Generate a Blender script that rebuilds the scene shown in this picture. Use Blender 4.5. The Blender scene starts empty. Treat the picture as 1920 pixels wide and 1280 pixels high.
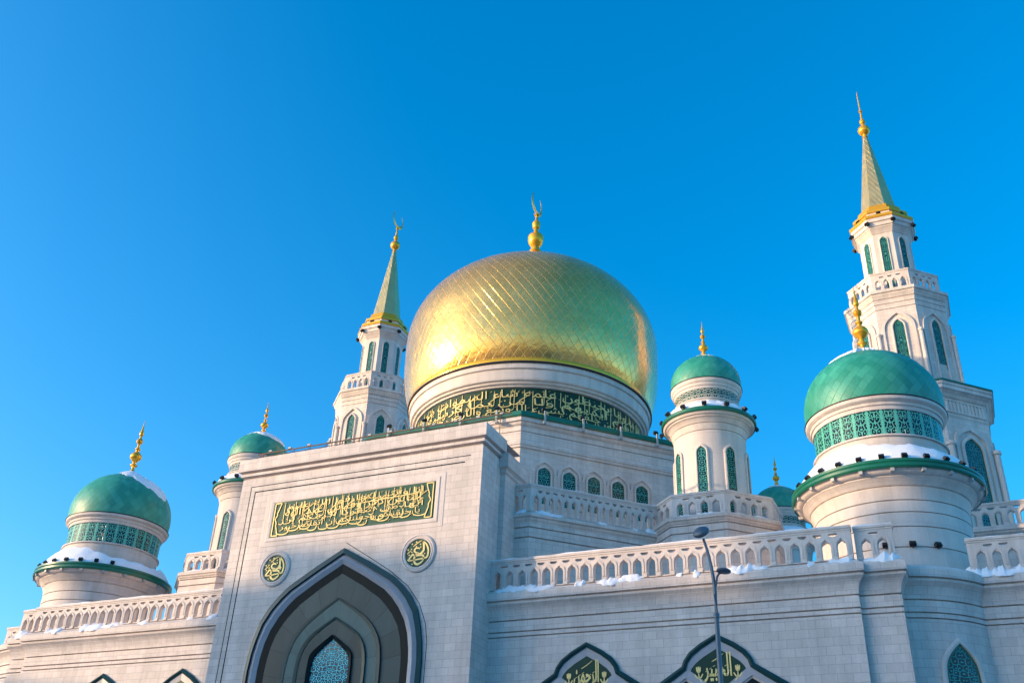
import bpy, math, random
from mathutils import Vector, Matrix
from mathutils.geometry import tessellate_polygon
random.seed(7)
PI = math.pi
sc = bpy.context.scene
COL = sc.collection
rad = math.radians

# ------------------------------------------------------------------ camera
PITCH, ROLL, YAW = rad(30.25), rad(2.78), rad(-25.8)
CAM = Vector((29.43, 0.0, 1.6))
fw = Vector((math.sin(YAW)*math.cos(PITCH), math.cos(YAW)*math.cos(PITCH), math.sin(PITCH)))
rt = Vector((math.cos(YAW), -math.sin(YAW), 0)); up = rt.cross(fw)
r2 = math.cos(ROLL)*rt + math.sin(ROLL)*up
u2 = -math.sin(ROLL)*rt + math.cos(ROLL)*up
cd = bpy.data.cameras.new('camera'); cam = bpy.data.objects.new('camera', cd); COL.objects.link(cam)
cd.sensor_width = 36; cd.lens = 36*1850/1920; cd.clip_end = 6000; cd.clip_start = .1
M = Matrix((r2, u2, -fw)).transposed().to_4x4(); M.translation = CAM
cam.matrix_world = M
sc.camera = cam

# ------------------------------------------------------------------ light
SUN_AZ, SUN_EL = rad(55.5), rad(9)          # azimuth measured from -Y towards -X
S = Vector((-math.sin(SUN_AZ)*math.cos(SUN_EL), -math.cos(SUN_AZ)*math.cos(SUN_EL), math.sin(SUN_EL)))
sl = bpy.data.lights.new('sun', 'SUN'); so = bpy.data.objects.new('sun', sl); COL.objects.link(so)
sl.energy = 2.0; sl.angle = rad(.5); sl.color = (.80, .54, .30)
so.rotation_euler = (-S).to_track_quat('-Z', 'Y').to_euler()
so.location = (-200, -200, 200)
w = bpy.data.worlds.new('World'); sc.world = w; w.use_nodes = True
nt = w.node_tree; nt.nodes.clear()
sky = nt.nodes.new('ShaderNodeTexSky'); sky.sky_type = 'NISHITA'; sky.sun_disc = False
sky.sun_elevation = SUN_EL
sky.sun_rotation = math.atan2(S.x, S.y)
sky.air_density = 1.0; sky.dust_density = 2.0; sky.ozone_density = 3.3; sky.altitude = 100
hs = nt.nodes.new('ShaderNodeHueSaturation'); hs.inputs['Saturation'].default_value = 1.32; hs.inputs['Hue'].default_value = .496
bg = nt.nodes.new('ShaderNodeBackground'); bg.inputs['Strength'].default_value = .15
wo = nt.nodes.new('ShaderNodeOutputWorld')
nt.links.new(sky.outputs[0], hs.inputs['Color']); nt.links.new(hs.outputs[0], bg.inputs[0]); nt.links.new(bg.outputs[0], wo.inputs[0])
sc.view_settings.view_transform = 'Standard'; sc.view_settings.look = 'None'
sc.view_settings.exposure = 1.68; sc.view_settings.gamma = 1

# ------------------------------------------------------------------ materials
def newmat(name):
    m = bpy.data.materials.new(name); m.use_nodes = True
    n = m.node_tree.nodes; l = m.node_tree.links
    return m, n, l, n['Principled BSDF']
def rgb(c): return (c[0], c[1], c[2], 1)
def math_node(n, l, op, a, b=None, c=None):
    x = n.new('ShaderNodeMath'); x.operation = op
    for i, v in enumerate((a, b, c)):
        if v is None: continue
        if isinstance(v, (int, float)): x.inputs[i].default_value = v
        else: l.new(v, x.inputs[i])
    return x.outputs[0]
def mixc(n, l, f, a, b):
    x = n.new('ShaderNodeMix'); x.data_type = 'RGBA'
    for i, v in ((0, f), (6, a), (7, b)):
        if isinstance(v, (int, float)): x.inputs[i].default_value = v
        elif isinstance(v, tuple): x.inputs[i].default_value = rgb(v)
        else: l.new(v, x.inputs[i])
    return x.outputs[2]
def noise(n, l, vec, scale, detail=4, rough=.55):
    x = n.new('ShaderNodeTexNoise'); x.inputs['Scale'].default_value = scale
    x.inputs['Detail'].default_value = detail; x.inputs['Roughness'].default_value = rough
    if vec is not None: l.new(vec, x.inputs['Vector'])
    return x.outputs[0]
def ramp(n, l, f, p0, p1, c0=(0,0,0), c1=(1,1,1)):
    x = n.new('ShaderNodeValToRGB'); l.new(f, x.inputs[0])
    x.color_ramp.elements[0].position = p0; x.color_ramp.elements[1].position = p1
    x.color_ramp.elements[0].color = rgb(c0); x.color_ramp.elements[1].color = rgb(c1)
    return x.outputs[0]
def bump(n, l, h, strength, dist, b):
    x = n.new('ShaderNodeBump'); x.inputs['Strength'].default_value = strength; x.inputs['Distance'].default_value = dist
    l.new(h, x.inputs['Height']); l.new(x.outputs[0], b.inputs['Normal'])

def stone_mat(name, base, bw=.64, bh=.375, mortar=.007, var=.07, line=.56):
    m, n, l, b = newmat(name)
    uv = n.new('ShaderNodeUVMap').outputs[0]
    br = n.new('ShaderNodeTexBrick'); l.new(uv, br.inputs['Vector'])
    br.inputs['Scale'].default_value = 1; br.inputs['Brick Width'].default_value = bw; br.inputs['Row Height'].default_value = bh
    br.inputs['Mortar Size'].default_value = mortar; br.inputs['Mortar Smooth'].default_value = .15
    br.inputs['Bias'].default_value = 0
    br.inputs['Color1'].default_value = rgb([x*(1-var) for x in base]); br.inputs['Color2'].default_value = rgb([min(1, x*(1+var)) for x in base])
    br.inputs['Mortar'].default_value = rgb([x*line for x in base])
    geo = n.new('ShaderNodeNewGeometry').outputs['Position']
    n1 = noise(n, l, geo, .35, 5, .6); n2 = noise(n, l, geo, 9, 3, .6)
    f1 = ramp(n, l, n1, .3, .75, (.86, .87, .88), (1.08, 1.06, 1.03)); f2 = ramp(n, l, n2, .25, .8, (.93, .93, .93), (1.05, 1.05, 1.05))
    # rain streaks running down the wall
    sp = n.new('ShaderNodeMapping'); l.new(geo, sp.inputs[0]); sp.inputs['Scale'].default_value = (1.6, 1.6, .12)
    f3 = ramp(n, l, noise(n, l, sp.outputs[0], 1.0, 4, .6), .35, .7, (.86, .85, .84), (1.05, 1.05, 1.05))
    def mul(a, c):
        x = n.new('ShaderNodeMix'); x.data_type = 'RGBA'; x.blend_type = 'MULTIPLY'; x.inputs[0].default_value = 1
        l.new(a, x.inputs[6]); l.new(c, x.inputs[7]); return x.outputs[2]
    c = mul(mul(mul(br.outputs['Color'], f1), f2), f3)
    l.new(c, b.inputs['Base Color']); b.inputs['Roughness'].default_value = .62
    b.inputs['Specular IOR Level'].default_value = .35
    h = math_node(n, l, 'SUBTRACT', math_node(n, l, 'MULTIPLY', n2, .15), br.outputs['Fac'])
    bump(n, l, h, .35, .012, b)
    return m
STONE = (.735, .65, .605)
M_STONE = stone_mat('pale_granite_blocks', STONE)
M_BIG = stone_mat('pale_granite_panels', STONE, 1.7, 1.25, .006, .025, .7)
M_TRIM = stone_mat('pale_granite_trim', tuple(x*1.02 for x in STONE), 1.4, 5.0, .006, .02, .7)
M_DARKSTONE = stone_mat('polished_green_granite', (.055, .088, .088), 1.3, 3.0, .014, .16, .4)
M_LIGHTGREEN = stone_mat('pale_green_granite', (.09, .17, .165), 1.3, 3.0, .012, .12, .5)
for mm in (M_DARKSTONE, M_LIGHTGREEN):
    mm.node_tree.nodes['Principled BSDF'].inputs['Roughness'].default_value = .34
    mm.node_tree.nodes['Principled BSDF'].inputs['Specular IOR Level'].default_value = .22

def plain(name, col, rough=.5, metal=0.0, nscale=6, nvar=.12, spec=.5, bmp=0):
    m, n, l, b = newmat(name)
    geo = n.new('ShaderNodeNewGeometry').outputs['Position']
    nz = noise(n, l, geo, nscale, 4, .6)
    c = ramp(n, l, nz, .25, .75, tuple(x*(1-nvar) for x in col), tuple(min(1, x*(1+nvar)) for x in col))
    l.new(c, b.inputs['Base Color']); b.inputs['Roughness'].default_value = rough; b.inputs['Metallic'].default_value = metal
    b.inputs['Specular IOR Level'].default_value = spec
    if bmp: bump(n, l, nz, bmp, .05, b)
    return m
M_GREENPAINT = plain('green_painted_metal', (.008, .14, .085), .32, 0, 3, .15)
M_DARKGREEN = plain('dark_green_enamel', (.008, .07, .045), .35, 0, 4, .12)
M_PANEL = plain('green_panel', (.014, .085, .055), .5, 0, 3, .1, .3)
M_GREYMOULD = plain('grey_polished_moulding', (.33, .34, .38), .3, 0, 5, .08, .35)
M_HOODGREY = plain('pale_grey_moulding', (.36, .365, .40), .35, 0, 5, .08, .35)
M_TEALTRIM = plain('dark_teal_trim', (.012, .05, .05), .35, 0, 4, .15, .35)
M_DARKREVEAL = plain('dark_stone_and_shade', (.006, .014, .016), .45, 0, 4, .2, .1)  # reveal stone; also laid on as groove and recess shade
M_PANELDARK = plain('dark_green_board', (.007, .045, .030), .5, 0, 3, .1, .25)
M_LETTER = plain('gilded_letters', (.84, .66, .26), .45, .2, 8, .06)
M_GOLD = plain('polished_gold', (1.0, .46, .035), .24, .55, 5, .05)
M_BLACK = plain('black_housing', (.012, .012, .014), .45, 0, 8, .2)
M_WHITEMETAL = plain('pale_bracket', (.40, .40, .39), .5, 0, 8, .08)
M_LAMP = plain('blue_grey_metal', (.10, .13, .16), .4, .3, 6, .12)
M_POLE = plain('galvanised_pole', (.12, .15, .18), .45, .4, 9, .12)
M_RUST = plain('brown_rail', (.16, .10, .07), .6, .2, 9, .2)
M_SNOW = plain('snow', (.86, .88, .92), .75, 0, 5, .03, .3, .5)
M_BLOCKWALL = stone_mat('grey_brick', (.24, .21, .20), .5, .16, .01, .12, .7)
M_ROOF = plain('grey_roof', (.18, .18, .18), .8, 0, 2, .1)

def tile_mat(name, base, base2, rough, metal, stepd, spec=.5, seam=(0,0,0), seamf=.35, ripple=.3, coat=0):
    """diamond sheets: UV is (tile columns round the dome, matching rows)"""
    m, n, l, b = newmat(name)
    uv = n.new('ShaderNodeUVMap').outputs[0]
    sx = n.new('ShaderNodeSeparateXYZ'); l.new(uv, sx.inputs[0])
    u, v = sx.outputs[0], sx.outputs[1]
    p = math_node(n, l, 'ADD', u, v); q = math_node(n, l, 'SUBTRACT', u, v)
    fp = math_node(n, l, 'FRACT', p); fq = math_node(n, l, 'FRACT', q)
    cb = n.new('ShaderNodeCombineXYZ')
    l.new(math_node(n, l, 'FLOOR', p), cb.inputs[0]); l.new(math_node(n, l, 'FLOOR', q), cb.inputs[1])
    wn = n.new('ShaderNodeTexWhiteNoise'); wn.noise_dimensions = '2D'; l.new(cb.outputs[0], wn.inputs['Vector'])
    wr = n.new('ShaderNodeSeparateColor'); l.new(wn.outputs['Color'], wr.inputs[0])
    geo = n.new('ShaderNodeNewGeometry').outputs['Position']
    nz = noise(n, l, geo, .9, 4, .6); rp = noise(n, l, geo, 2.6, 2, .5)
    def edge(f):   # 0 at a seam, 1 inside
        a = math_node(n, l, 'ABSOLUTE', math_node(n, l, 'SUBTRACT', f, .5))
        x = n.new('ShaderNodeMapRange'); l.new(a, x.inputs[0]); x.inputs[1].default_value = .5; x.inputs[2].default_value = .462
        return x.outputs[0]
    ed = math_node(n, l, 'MULTIPLY', edge(fp), math_node(n, l, 'ADD', math_node(n, l, 'MULTIPLY', edge(fq), .35), .65))
    c = mixc(n, l, wr.outputs[0], base, base2)
    c = mixc(n, l, ramp(n, l, nz, .3, .7), c, mixc(n, l, .45, c, tuple(x*.62 for x in base)))
    c = mixc(n, l, math_node(n, l, 'MULTIPLY', math_node(n, l, 'SUBTRACT', 1, ed), seamf), c, seam)
    l.new(c, b.inputs['Base Color'])
    r = math_node(n, l, 'ADD', math_node(n, l, 'MULTIPLY', wr.outputs[1], .10), rough-.05)
    l.new(r, b.inputs['Roughness']); l.new(math_node(n, l, 'MULTIPLY', math_node(n, l, 'ADD', math_node(n, l, 'MULTIPLY', ed, .8), .2), metal), b.inputs['Metallic']); b.inputs['Specular IOR Level'].default_value = spec
    # lapped sheets (each row over the next) + a random tilt per sheet + hammered ripple
    tp = math_node(n, l, 'MULTIPLY', math_node(n, l, 'SUBTRACT', wr.outputs[1], .35), fp)
    tq = math_node(n, l, 'MULTIPLY', math_node(n, l, 'SUBTRACT', wr.outputs[2], .35), fq)
    h = math_node(n, l, 'ADD', math_node(n, l, 'MULTIPLY', tp, .45), math_node(n, l, 'MULTIPLY', tq, .25))
    h = math_node(n, l, 'ADD', h, math_node(n, l, 'MULTIPLY', ed, .7))
    h = math_node(n, l, 'ADD', h, math_node(n, l, 'MULTIPLY', rp, ripple))
    bump(n, l, h, 1.0, stepd, b)
    return m
M_GOLDDOME = tile_mat('gilded_diamond_sheets', (1.0, .55, .15), (.97, .57, .18), .20, .74, .018, seam=(.80, .44, .07), seamf=.42, ripple=1.2)
M_GREENDOME = tile_mat('green_diamond_sheets', (.022, .29, .20), (.06, .40, .29), .45, 0.0, .010, seam=(.010, .12, .08), seamf=.7, ripple=.8)
M_SPIRE = tile_mat('gilded_spire_sheets', (.84, .62, .26), (.80, .60, .28), .34, .8, .02, seam=(.9, .65, .2), seamf=.5, ripple=.3)

def lattice_mat(name, strand, strand2, glass, scale, t, panels=False, border=.0, rnd=.75, grough=.12):
    """cast scrollwork over dark glass; UV is centred on the window, in metres"""
    m, n, l, b = newmat(name)
    uv = n.new('ShaderNodeUVMap').outputs[0]
    sx = n.new('ShaderNodeSeparateXYZ'); l.new(uv, sx.inputs[0])
    u, v = sx.outputs[0], sx.outputs[1]
    if panels:
        u = math_node(n, l, 'SUBTRACT', math_node(n, l, 'FRACT', u), .5)
    au = math_node(n, l, 'ABSOLUTE', u)
    cb = n.new('ShaderNodeCombineXYZ'); l.new(au, cb.inputs[0]); l.new(v, cb.inputs[1])
    vo = n.new('ShaderNodeTexVoronoi'); vo.voronoi_dimensions = '2D'; vo.feature = 'DISTANCE_TO_EDGE'
    vo.inputs['Scale'].default_value = scale; vo.inputs['Randomness'].default_value = rnd; l.new(cb.outputs[0], vo.inputs['Vector'])
    mk = n.new('ShaderNodeMapRange'); l.new(vo.outputs['Distance'], mk.inputs[0]); mk.inputs[1].default_value = t*1.25; mk.inputs[2].default_value = t*.75
    f = mk.outputs[0]
    # leaf spots inside the scrolls
    v2 = n.new('ShaderNodeTexVoronoi'); v2.voronoi_dimensions = '2D'; v2.inputs['Scale'].default_value = scale; v2.inputs['Randomness'].default_value = rnd
    l.new(cb.outputs[0], v2.inputs['Vector'])
    m2 = n.new('ShaderNodeMapRange'); l.new(v2.outputs['Distance'], m2.inputs[0]); m2.inputs[1].default_value = .20; m2.inputs[2].default_value = .14
    f = math_node(n, l, 'MAXIMUM', f, m2.outputs[0])
    if panels and border:
        bd = n.new('ShaderNodeMapRange'); l.new(au, bd.inputs[0]); bd.inputs[1].default_value = .5-border-.02; bd.inputs[2].default_value = .5-border
        f = math_node(n, l, 'MAXIMUM', f, bd.outputs[0])
    geo = n.new('ShaderNodeNewGeometry').outputs['Position']
    sc_ = mixc(n, l, ramp(n, l, noise(n, l, geo, 1.3, 3), .35, .65), strand, strand2)
    l.new(mixc(n, l, f, glass, sc_), b.inputs['Base Color'])
    l.new(math_node(n, l, 'ADD', math_node(n, l, 'MULTIPLY', f, .5-grough), grough), b.inputs['Roughness'])
    bump(n, l, f, .7, .04, b)
    return m
TEAL, TEAL2, GLASS = (.05, .40, .34), (.08, .48, .41), (.003, .012, .016)
M_LAT = lattice_mat('teal_lattice', TEAL, TEAL2, GLASS, 4.4, .075)
M_LATBIG = lattice_mat('teal_lattice_coarse', (.02, .32, .31), (.03, .37, .36), GLASS, 4.0, .08)
M_LATCYAN = lattice_mat('turquoise_lattice', (.08, .58, .62), (.12, .64, .68), (.006, .04, .07), 4.4, .12)
M_BAND = lattice_mat('teal_band_panels', (.07, .42, .33), (.10, .48, .38), (.004, .012, .012), 3.3, .10, True, .09)
M_BANDW = lattice_mat('cream_scroll_on_green', (.50, .48, .40), (.55, .52, .44), (.010, .075, .055), 3.6, .10, True, 0)

# ------------------------------------------------------------------ mesh builder
class MB:
    def __init__(s): s.v = []; s.f = []; s.uv = []; s.mi = []; s.sm = []
    def face(s, pts, uv=None, mi=0, smooth=False):
        i = len(s.v); s.v += [Vector(p) for p in pts]; s.f.append(tuple(range(i, i+len(pts)))); s.uv.append(uv); s.mi.append(mi); s.sm.append(smooth)
    def grid(s, rows, uvs=None, mi=0, smooth=False, closed=False):
        """rows of points, faces share vertices; closed joins the last column to the first"""
        i0 = len(s.v); nr, nc = len(rows), len(rows[0])
        for r in rows: s.v += [Vector(p) for p in r]
        for a in range(nr-1):
            for c in range(nc if closed else nc-1):
                c2 = (c+1) % nc
                s.f.append((i0+a*nc+c, i0+a*nc+c2, i0+(a+1)*nc+c2, i0+(a+1)*nc+c))
                s.uv.append([uvs[a][c], uvs[a][c+1], uvs[a+1][c+1], uvs[a+1][c]] if uvs else None); s.mi.append(mi); s.sm.append(smooth)
    def box(s, lo, hi, mi=0, pf=None):
        x0, y0, z0 = lo; x1, y1, z1 = hi
        P = [(x0,y0,z0),(x1,y0,z0),(x1,y1,z0),(x0,y1,z0),(x0,y0,z1),(x1,y0,z1),(x1,y1,z1),(x0,y1,z1)]
        if pf: P = [pf(*p) for p in P]
        for q in ((0,1,5,4),(1,2,6,5),(2,3,7,6),(3,0,4,7),(4,5,6,7),(3,2,1,0)): s.face([P[k] for k in q], None, mi)
    def tube(s, pts, r, seg=8, mi=0, cap=True):
        pts = [Vector(p) for p in pts]; rows = []
        rr = r if isinstance(r, (list, tuple)) else [r]*len(pts)
        for k, p in enumerate(pts):
            d = (pts[min(k+1, len(pts)-1)]-pts[max(k-1, 0)]).normalized()
            a = d.cross(Vector((0, 0, 1)))
            if a.length < 1e-3: a = d.cross(Vector((0, 1, 0)))
            a.normalize(); b = d.cross(a)
            rows.append([p+(a*math.cos(2*PI*t/seg)+b*math.sin(2*PI*t/seg))*rr[k] for t in range(seg)])
        s.grid(rows, None, mi, True, True)
        if cap:
            s.face(rows[0][::-1], None, mi); s.face(rows[-1], None, mi)
    def build(s, name, mats, parent=None, loc=None, sharp=30):
        """one mesh object; coordinates given are relative to the thing's root unless loc is given (then world, moved to loc)"""
        me = bpy.data.meshes.new(name)
        off = Vector(loc) if loc else Vector((0, 0, 0))
        me.from_pydata([p-off for p in s.v], [], s.f)
        ul = me.uv_layers.new(name='UVMap')
        for pi, p in enumerate(me.polygons):
            p.material_index = s.mi[pi]; p.use_smooth = s.sm[pi]
            u = s.uv[pi]
            if u is None:
                nrm = p.normal
                if abs(nrm.z) > .75:
                    for li in p.loop_indices:
                        c = me.vertices[me.loops[li].vertex_index].co; ul.data[li].uv = (c.x, c.y)
                else:
                    t = Vector((-nrm.y, nrm.x, 0)).normalized()
                    for li in p.loop_indices:
                        c = me.vertices[me.loops[li].vertex_index].co; ul.data[li].uv = (c.dot(t), c.z)
            else:
                for k, li in enumerate(p.loop_indices): ul.data[li].uv = u[k]
        if any(s.sm): me.set_sharp_from_angle(angle=rad(sharp))
        for mt in (mats if isinstance(mats, (list, tuple)) else [mats]): me.materials.append(mt)
        me.update()
        o = bpy.data.objects.new(name, me); COL.objects.link(o)
        if loc: o.location = loc
        if parent: o.parent = parent
        return o

def tag(o, label=None, cat=None, group=None, kind=None):
    if label: o['label'] = label
    if cat: o['category'] = cat
    if group: o['group'] = group
    if kind: o['kind'] = kind
    return o
def thing(name, label, cat, loc=(0, 0, 0), group=None):
    o = bpy.data.objects.new(name, None); COL.objects.link(o); o.location = loc; o.empty_display_size = .5
    return tag(o, label, cat, group)
def copy_tree(o, parent=None):
    c = o.copy(); COL.objects.link(c); c.parent = parent
    for ch in [x for x in bpy.data.objects if x.parent == o]: copy_tree(ch, c)
    return c

def sweep(mb, plan, prof, closed=False, mi=0, smooth=False, cap=False):
    """extrude profile (offset outwards, z) along a plan line; outwards is to the right of travel"""
    n = len(plan); P = [Vector((p[0], p[1])) for p in plan]
    nrm = []
    segs = n if closed else n-1
    for i in range(segs):
        d = (P[(i+1) % n]-P[i]).normalized(); nrm.append(Vector((d.y, -d.x)))
    def off(i, d):
        if closed: a, b = nrm[i-1], nrm[i]
        elif i == 0: a = b = nrm[0]
        elif i == n-1: a = b = nrm[-1]
        else: a, b = nrm[i-1], nrm[i]
        m = a+b; m = m/ (1+a.dot(b))
        return P[i]+m*d
    cum = [0]
    for i in range(segs): cum.append(cum[-1]+(P[(i+1) % n]-P[i]).length)
    vv = [prof[0][1]]
    for j in range(1, len(prof)): vv.append(vv[-1]+math.hypot(prof[j][0]-prof[j-1][0], prof[j][1]-prof[j-1][1]))
    for i in range(segs):
        i2 = (i+1) % n
        for j in range(len(prof)-1):
            a, b = off(i, prof[j][0]), off(i2, prof[j][0]); c, e = off(i2, prof[j+1][0]), off(i, prof[j+1][0])
            z0, z1 = prof[j][1], prof[j+1][1]
            mb.face([(a.x, a.y, z0), (b.x, b.y, z0), (c.x, c.y, z1), (e.x, e.y, z1)],
                    [(cum[i], vv[j]), (cum[i+1], vv[j]), (cum[i+1], vv[j+1]), (cum[i], vv[j+1])], mi, smooth)
    if cap:
        z = prof[-1][1]; mb.face([(off(i, prof[-1][0]).x, off(i, prof[-1][0]).y, z) for i in range(n)], None, mi)
def groove(d, z, h=.075, dep=.12):
    return [(d, z-h/2), (d-dep, z-h/2+.004), (d-dep, z+h/2-.004), (d, z+h/2)]
def octa(a, cx=0, cy=0, k=.41421):
    return [(cx-a*k, cy-a), (cx+a*k, cy-a), (cx+a, cy-a*k), (cx+a, cy+a*k), (cx+a*k, cy+a), (cx-a*k, cy+a), (cx-a, cy+a*k), (cx-a, cy-a*k)]
def octp(mb, prof, mi=0, cap=False, smooth=False):
    """regular octagon tier; profile is (apothem, z)"""
    a0 = prof[0][0]
    sweep(mb, octa(a0), [(a-a0, z) for a, z in prof], True, mi, smooth, cap)
def lathe(mb, prof, seg=64, mi=0, cx=0, cy=0, tiles=None, usc=None, smooth=True, vst=1.0):
    rows, uvs = [], []
    v = prof[0][1]; g = 0
    rref = max(p[0] for p in prof)
    for j, (r, z) in enumerate(prof):
        if j:
            ds = math.hypot(r-prof[j-1][0], z-prof[j-1][1]); v += ds
            if tiles: g += tiles*ds/(2*PI*max(.12, (r+prof[j-1][0])/2))*vst
        rows.append([(cx+r*math.sin(2*PI*t/seg), cy+r*math.cos(2*PI*t/seg), z) for t in range(seg)][::-1])
        if tiles: uvs.append([(tiles*t/seg, g) for t in range(seg+1)])
        elif usc: uvs.append([(usc*t/seg, v) for t in range(seg+1)])
        else: uvs.append([(2*PI*rref*t/seg, v) for t in range(seg+1)])
    mb.grid(rows, uvs, mi, smooth, True)
def ellipse_dome(R, zc, b, zlow, blow, n=26, pointed=0.0):
    p = []
    k = 8
    for i in range(k):
        z = zlow+(zc-zlow)*i/k; p.append((R*math.sqrt(max(0, 1-((zc-z)/blow)**2)), z))
    for i in range(n+1):
        t = PI/2*i/n; r = R*math.cos(t); z = zc+b*math.sin(t)
        if pointed: z += pointed*b*max(0, 1-r/(R*.45))**1.6
        p.append((max(r, .02), z))
    return p

# ---- planar frames: pf(u, z, d) -> world point, u along the wall, d out of it
def frame(ox, oy, ux, uy):
    L = math.hypot(ux, uy); ux, uy = ux/L, uy/L
    nx, ny = uy, -ux
    return lambda u, z, d=0: Vector((ox+ux*u+nx*d, oy+uy*u+ny*d, z))
def cylframe(cx, cy, R, th):
    """th: direction of u=0 as an angle from -Y towards +X"""
    def pf(u, z, d=0):
        t = th+u/R
        return Vector((cx+(R+d)*math.sin(t), cy-(R+d)*math.cos(t), z))
    return pf
HALF = [(1, 0), (.99, .15), (.945, .34), (.87, .47), (.76, .585), (.60, .70), (.33, .855), (0, 1)]
def arch(hw, zb, zs, za, dense=1):
    """closed outline from bottom right up over the apex to bottom left"""
    h = [(hw*x, zs+(za-zs)*y) for x, y in HALF]
    return [(hw, zb)]+h+[(-x, y) for x, y in h[-2::-1]]+[(-hw, zb)]
def ring(mb, pf, A, B, dA, dB, mi=0, smooth=False, close=False, radial=False):
    n = len(A); r = range(n if close else n-1); cum = 0
    for i in r:
        j = (i+1) % n
        L_ = math.hypot(A[j][0]-A[i][0], A[j][1]-A[i][1])
        mb.face([pf(A[i][0], A[i][1], dA), pf(A[j][0], A[j][1], dA), pf(B[j][0], B[j][1], dB), pf(B[i][0], B[i][1], dB)], [(cum, .2), (cum+L_, .2), (cum+L_, 2.6), (cum, 2.6)] if radial else None, mi, smooth)
        cum += L_
def fill(mb, pf, A, d, mi=0, centre=True, uo=(0, 0), sub=1):
    tris = tessellate_polygon([[Vector((p[0], p[1], 0)) for p in A]])
    for t in tris:
        q = [A[i] for i in t]
        if (q[1][0]-q[0][0])*(q[2][1]-q[0][1])-(q[1][1]-q[0][1])*(q[2][0]-q[0][0]) < 0: q = q[::-1]
        mb.face([pf(p[0], p[1], d) for p in q], [(p[0]-uo[0], p[1]-uo[1]) for p in q], mi)
def fill_arch(mb, pf, A, d, mi, uo):
    """fill a pointed outline with upright strips, so it follows a round wall"""
    n = len(A); h = n//2; top = A[1:-1]; zb = A[0][1]
    top = sorted(set((round(x, 5), z) for x, z in top)); xs = sorted(set(x for x, z in top))
    def tz(x): return max(z for q, z in top if abs(q-x) < 1e-4)
    for a, b in zip(xs[:-1], xs[1:]):
        k = max(1, int((b-a)/.12))
        for j in range(k):
            x0, x1 = a+(b-a)*j/k, a+(b-a)*(j+1)/k
            z0, z1 = tz(a)+(tz(b)-tz(a))*j/k, tz(a)+(tz(b)-tz(a))*(j+1)/k
            q = [(x0, zb), (x1, zb), (x1, z1), (x0, z0)]
            mb.face([pf(p[0], p[1], d) for p in q], [(p[0]-uo[0], p[1]-uo[1]) for p in q], mi)
def shift(A, u): return [(p[0]+u, p[1]) for p in A]
def window(parent, pf, u, zb, za, hw, rise, fwid=.14, proud=.1, lat=None, base=None, trim=None, wname='window'):
    """lattice set behind a raised pointed frame"""
    zs = za-rise; proud *= 1.5
    I = shift(arch(hw, zb, zs, za), u); O = shift(arch(hw+fwid, zb, zs, za+fwid*1.25), u)
    mid = shift(arch(hw+fwid*.45, zb, zs, za+fwid*.6), u)
    mb = MB()
    ring(mb, pf, O, O, -.03, proud*.7, 0); ring(mb, pf, O, mid, proud*.7, proud, 0); ring(mb, pf, mid, I, proud, proud*.85, 0); ring(mb, pf, I, I, proud*.85, .01, 0)
    lb = MB()
    fill_arch(lb, pf, I, .02, 0, (u, zb))
    o = lb.build(wname, lat or M_LAT, parent)
    # an enamelled band round the edge of the lattice
    J = shift(arch(hw*.86, zb, zs, za-hw*.16), u)
    ring(mb, pf, I, J, .028, .028, 1)
    fr = mb.build('frame', [trim or M_TRIM, M_GREENPAINT], o)
    return o
def hood(mb, pf, u, zb, zs, za, hw, wid=.16, proud=.08, mi=0):
    O = shift(arch(hw, zb, zs, za), u); I = shift(arch(hw-wid, zb, zs, za-wid*1.3), u)
    ring(mb, pf, O, O, -.03, proud, mi); ring(mb, pf, O, I, proud, proud, mi); ring(mb, pf, I, I, proud, -.03, mi)

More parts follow.
